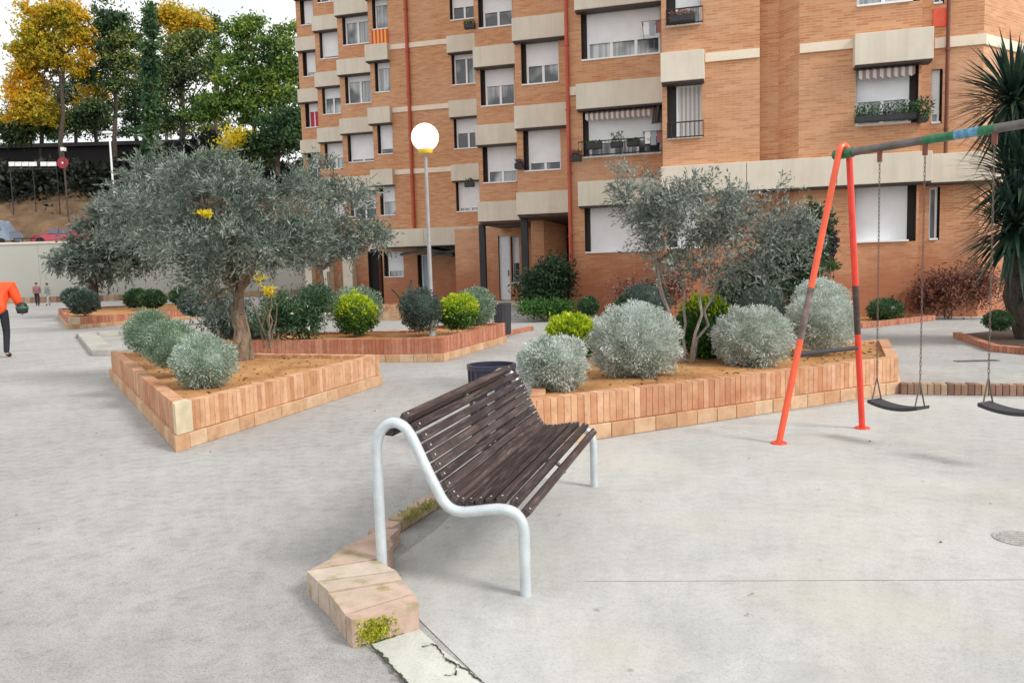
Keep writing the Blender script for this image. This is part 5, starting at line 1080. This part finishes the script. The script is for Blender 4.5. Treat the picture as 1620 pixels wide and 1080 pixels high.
# ------------------------------------------------------------------ cars on the street
def car(cx, cy, z, L_, H_, W_, mat, label, van=False, face=1):
    t = thing('parked_van' if van else 'parked_car', (cx, cy, z), label, 'van' if van else 'car')
    if van: out = [(-.5, .18), (-.5, .55), (-.47, .92), (-.40, 1.0), (.22, 1.0), (.34, .62), (.48, .5), (.5, .2)]
    else: out = [(-.5, .2), (-.5, .52), (-.46, .62), (-.34, .66), (-.22, .97), (.08, 1.0), (.24, .66), (.44, .56), (.5, .42), (.5, .2)]
    pts = [(cx+face*x*L_, z+y*H_) for x, y in out]; mb = MB(); n = len(pts)
    def sx(y): return W_/2*(1 if y < z+.62*H_ else .86)
    Lf = [(x, cy-sx(y), y) for x, y in pts]; Rt = [(x, cy+sx(y), y) for x, y in pts]
    mb.face(Lf); mb.face(Rt[::-1])
    for k in range(n): mb.face([Lf[k], Lf[(k+1) % n], Rt[(k+1) % n], Rt[k]])
    mb.build('body', mat, t, bevel=.04)
    wn = [(-.42, .6), (-.40, .92), (-.1, .93), (-.1, .6)] if van else [(-.30, .67), (-.21, .93), (-.06, .95), (-.06, .67)]
    wn2 = [(-.07, .6), (-.07, .93), (.2, .93), (.3, .6)] if van else [(-.04, .67), (-.04, .95), (.07, .95), (.2, .67)]
    for wv in (wn, wn2):
        mb = MB(); f_ = [(cx+face*x*L_, cy-W_/2*.93-.006, z+y*H_) for x, y in wv]; mb.face(f_); b_ = [(p[0], p[1]+.04, p[2]) for p in f_]; mb.face(b_[::-1]); [mb.face([f_[k], f_[(k+1) % 4], b_[(k+1) % 4], b_[k]]) for k in range(4)]; mb.build('side_window', M_carglass, t)
    for wx in (-.31, .31):
        for s_ in (-1, 1):
            mb = MB(); yy_ = cy+s_*W_/2; mb.tube([(cx+face*wx*L_, yy_-.12, z+.3), (cx+face*wx*L_, yy_+.06*s_, z+.3)], .3, 20); wh = mb.build('wheel', M_tyre, t)
            mb = MB(); mb.tube([(cx+face*wx*L_, yy_+.07*s_, z+.3), (cx+face*wx*L_, yy_+.05*s_, z+.3)], .17, 14); mb.build('rim', M_pole, wh)
    mb = MB(); mb.aabb(cx-face*L_*.5-.02, cx-face*L_*.5+.05, cy-W_/2+.02, cy-W_/2+.3, z+.45*H_, z+.55*H_); mb.build('tail_light', M_tail, t)
q = at(99, 380, 64.2); car(q.x, 64.2, 4.53, 4.1, 1.3, 1.7, M_carred, 'dark red car parked on the street above the retaining wall', face=-1)
q = at(-8, 380, 64.2); car(q.x, 64.2, 4.53, 3.6, 2.05, 1.8, M_van, 'silver blue van parked at the far left edge', van=True)
t = thing('guard_rail', (-38, 62.9, 4.6), 'low dark rail on top of the retaining wall between the van and the red car', 'rail'); mb = MB(); a_, b2 = at(22, 375, 63), at(62, 375, 63)
mb.tube([(a_.x, 63, 5.05), (b2.x, 63, 5.05)], .05, 6)
for k in range(4): x = a_.x+(b2.x-a_.x)*k/3; mb.tube([(x, 63, 4.5), (x, 63, 5.05)], .04, 6)
mb.build('rail', M_black, t)
# ------------------------------------------------------------------ people (skin-modifier figures)
def skin(name, verts, edges, radii, mat, parent, sub=2):
    me = bpy.data.meshes.new(name); me.from_pydata([tuple(v) for v in verts], edges, []); o = bpy.data.objects.new(name, me); COL.objects.link(o)
    md = o.modifiers.new('skin', 'SKIN'); sv = me.skin_vertices[0].data if me.skin_vertices else None
    if sv is None:
        bpy.context.view_layer.objects.active = o
    for i, r in enumerate(radii): me.skin_vertices[0].data[i].radius = (r, r) if not hasattr(r, '__len__') else r
    me.skin_vertices[0].data[0].use_root = True; md.use_smooth_shade = True
    sb = o.modifiers.new('sub', 'SUBSURF'); sb.levels = sub; sb.render_levels = sub; me.materials.append(mat)
    if parent is not None: attach(o, parent)
    return o
def person(base, H_, yaw, J, cols, label, hair=True):
    """J: joint dict in metres for a 1.75 m figure, x = right, y = forward"""
    t = thing('person', base, label, 'person'); k = H_/1.75; cy, sy = math.cos(yaw), math.sin(yaw)
    def T(p): x, y, z = p[0]*k, p[1]*k, p[2]*k; return (base[0]+x*cy-y*sy, base[1]+x*sy+y*cy, base[2]+z)
    names = ['pel', 'chest', 'neck', 'headb', 'headt', 'shL', 'elL', 'wrL', 'haL', 'shR', 'elR', 'wrR', 'haR', 'hipL', 'knL', 'anL', 'toL', 'hipR', 'knR', 'anR', 'toR']
    ed = [('pel', 'chest'), ('chest', 'neck'), ('neck', 'headb'), ('headb', 'headt'), ('chest', 'shL'), ('shL', 'elL'), ('elL', 'wrL'), ('wrL', 'haL'), ('chest', 'shR'), ('shR', 'elR'), ('elR', 'wrR'), ('wrR', 'haR'), ('pel', 'hipL'), ('hipL', 'knL'), ('knL', 'anL'), ('anL', 'toL'), ('pel', 'hipR'), ('hipR', 'knR'), ('knR', 'anR'), ('anR', 'toR')]
    rad = dict(pel=.115, chest=.12, neck=.05, headb=.085, headt=.088, shL=.055, elL=.038, wrL=.027, haL=.03, hipL=.08, knL=.052, anL=.036, toL=.03)
    for a_ in list(rad):
        if a_.endswith('L'): rad[a_[:-1]+'R'] = rad[a_]
    ix = {n_: i for i, n_ in enumerate(names)}
    body = skin('body', [T(J[n_]) for n_ in names], [(ix[a_], ix[b_]) for a_, b_ in ed], [rad[n_]*k for n_ in names], M_skin, t)
    def sub(nm, ns, es, gr, mat, extra=None):
        r = [(rad[n_]+gr)*k*(1 if not extra else extra.get(n_, 1)) for n_ in ns]; i_ = {n_: i for i, n_ in enumerate(ns)}; return skin(nm, [T(J[n_]) for n_ in ns], [(i_[a_], i_[b_]) for a_, b_ in es], r, mat, t)
    sub('top', ['pel', 'chest', 'neck', 'shL', 'elL', 'wrL', 'shR', 'elR', 'wrR', 'hipL', 'hipR'], [('pel', 'hipL'), ('pel', 'hipR'), ('pel', 'chest'), ('chest', 'neck'), ('chest', 'shL'), ('shL', 'elL'), ('elL', 'wrL'), ('chest', 'shR'), ('shR', 'elR'), ('elR', 'wrR')], .028 if H_ < 1.7 else .045, cols[0], dict(neck=1.0, chest=1.25, shL=1.4, shR=1.4, pel=1.05, hipL=1.0, hipR=1.0))
    sub('trousers', ['pel', 'hipL', 'knL', 'anL', 'hipR', 'knR', 'anR'], [('pel', 'hipL'), ('hipL', 'knL'), ('knL', 'anL'), ('pel', 'hipR'), ('hipR', 'knR'), ('knR', 'anR')], .018, cols[1])
    for s_ in 'LR': sub('shoe', ['an'+s_, 'to'+s_], [('an'+s_, 'to'+s_)], .014, M_black)
    # head details
    hb, ht = Vector(T(J['headb'])), Vector(T(J['headt'])); fwd = Vector((-sy, cy, 0)); rt = Vector((cy, sy, 0)); hd = (ht-hb).normalized()
    fwd = (fwd-hd*fwd.dot(hd)).normalized()
    mb = MB(); c_ = hb.lerp(ht, .75)-fwd*.018*k+hd*.02*k
    i0 = len(mb.v); nl, nn2 = 14, 9
    for a_ in range(nn2+1):
        th_ = math.pi*.62*a_/nn2
        for b_ in range(nl):
            ph = 2*math.pi*b_/nl; v = hd*math.cos(th_)+(rt*math.cos(ph)*.92+fwd*math.sin(ph)*1.06)*math.sin(th_); mb.v.append(tuple(c_+v*.108*k))
    for a_ in range(nn2):
        for b_ in range(nl):
            b2_ = (b_+1) % nl; ph = 2*math.pi*(b_+.5)/nl
            if a_ >= 4 and math.sin(ph) > .35: continue
            mb.f.append((i0+a_*nl+b_, i0+a_*nl+b2_, i0+(a_+1)*nl+b2_, i0+(a_+1)*nl+b_)); mb.t.append(.5); mb.uv.append([(0, 0)]*4); mb.mi.append(0)
    mb.build('hair', M_hair, t, smooth=True)
    mb = MB(); nb = hb.lerp(ht, .35)+fwd*.088*k; mb.tube([nb+hd*.03*k, nb+fwd*.02*k], [.008*k, .014*k], 6); mb.build('nose', M_skin, t)
    for s_ in (-1, 1):
        e_ = hb.lerp(ht, .55)+fwd*.083*k+rt*s_*.032*k; mb = MB(); mb.tube([e_, e_+fwd*.008*k], .009*k, 8); mb.build('eye', M_black, t)
    # fingers
    for s_ in 'LR':
        w_, h_ = Vector(T(J['wr'+s_])), Vector(T(J['ha'+s_])); d_ = (h_-w_).normalized(); sd_ = d_.cross(rt).normalized() if abs(d_.dot(rt)) < .9 else Vector((0, 1, 0)); mb = MB()
        for q_, ln in zip((-1.5, -.5, .5, 1.5), (.065, .078, .074, .058)):
            o_ = h_+sd_*q_*.017*k; mb.tube([o_, o_+d_*ln*.6*k, o_+(d_*.9+rt*(.15 if s_ == 'L' else -.15))*ln*k], [.010*k, .009*k, .006*k], 6)
        mb.tube([h_-d_*.03*k+sd_*.03*k, h_+d_*.02*k+sd_*.05*k], [.011*k, .008*k], 6); mb.build('fingers', M_skin, t)
    return t
J_bend = dict(pel=(0, -.04, .98), chest=(0, .12, 1.38), neck=(0, .33, 1.45), headb=(0, .44, 1.40), headt=(0, .51, 1.30), shL=(-.19, .20, 1.43), elL=(-.27, .26, 1.16), wrL=(-.2, .42, 1.0), haL=(-.17, .48, .96), shR=(.21, .18, 1.43), elR=(.31, .16, 1.16), wrR=(.33, .28, .96), haR=(.33, .32, .90),
    hipL=(-.1, 0, .9), knL=(-.13, .05, .5), anL=(-.14, -.02, .08), toL=(-.15, .16, .03), hipR=(.1, 0, .9), knR=(.12, .0, .5), anR=(.13, -.12, .08), toR=(.14, .05, .03))
J_walk = dict(pel=(0, 0, .95), chest=(0, .01, 1.3), neck=(0, .02, 1.48), headb=(0, .03, 1.56), headt=(0, .04, 1.67), shL=(-.18, .01, 1.4), elL=(-.22, -.06, 1.13), wrL=(-.2, .06, .92), haL=(-.19, .1, .85), shR=(.18, .01, 1.4), elR=(.22, .02, 1.13), wrR=(.21, .14, .93), haR=(.2, .18, .87),
    hipL=(-.09, 0, .88), knL=(-.1, .12, .49), anL=(-.1, .14, .08), toL=(-.1, .3, .03), hipR=(.09, 0, .88), knR=(.1, -.04, .48), anR=(.1, -.2, .1), toR=(.1, -.08, .03))
q = G(0, 565); wk = person((q.x+.05, q.y, 0), 1.84, R_(12), J_bend, (M_hi, M_navy), 'person in an orange red jacket and black trousers leaning forward at the left edge')
q2 = at(35, 488, q.y+.1); t = thing('work_bag', tuple(q2), 'black bag with a green edge held by the person in orange', 'bag'); mb = MB(); mb.lathe((q2.x, q2.y, q2.z-.12), [(.001, 0), (.1, .02), (.12, .12), (.09, .22), (.03, .26), (.001, .26)], 14); mb.build('bag_body', M_black, t, smooth=True); mb = MB(); mb.lathe((q2.x, q2.y, q2.z-.1), [(.123, .1), (.128, .12), (.123, .14)], 14); mb.build('trim', M_green, t)
q = G(60, 484); person((q.x, q.y, 0), 1.55, R_(200), J_walk, (M_plum, M_navy), 'distant person in a pinkish top and dark trousers by the retaining wall')
q = G(77, 483); person((q.x, q.y, 0), 1.5, R_(150), J_walk, (M_mint, M_shorts), 'distant person in grey green top and pale trousers by the retaining wall')
# fallen leaves and specks on the ground
t = thing('fallen_leaves', (0, 5, 0), 'scattered small brown leaves lying on the paving', 'leaves'); t['kind'] = 'stuff'
bpy.data.objects.remove(t)
n = 70; pos = np.stack([RG.uniform(-6, 6, n), RG.uniform(3.2, 14, n), np.full(n, .014)], 1); dr = unit(n); dr[:, 2] *= .12
o = leaves('fallen_leaves', pos, dr, .024, .012, mat_leaf('dry_leaf', [(.2, (.12, .08, .04)), (.8, (.35, .26, .12))], 5)); tag(o, 'scattered small dry leaves lying on the paving', 'leaves', kind='stuff')
def scat(poly, n, z):
    c_ = sum(poly, Vector((0, 0)))/len(poly); P_ = []
    for i in range(n):
        k = rnd.randrange(len(poly)); a_, b_ = math.sqrt(rnd.random())*.9, rnd.random(); q = c_+((poly[k]-c_)*(1-b_)+(poly[(k+1) % len(poly)]-c_)*b_)*a_; P_.append((q.x, q.y, z+rnd.random()*.025))
    return P_
PP = scat([An, Ar, Al], 260, .395)+scat([C1, C3, C4, C5], 420, .395)+scat([B1, B2, Vector((-1.2, 17.9)), Vector((-2.1, 15.9))], 120, .385)
dr = unit(len(PP)); dr[:, 2] *= .3
o = leaves('leaf_litter', PP, dr, .05, .022, MATS['dry_leaf'], tint=RG.uniform(0, 1, len(PP))); tag(o, 'dry leaf litter on the orange planter soil', 'leaf litter', kind='stuff')
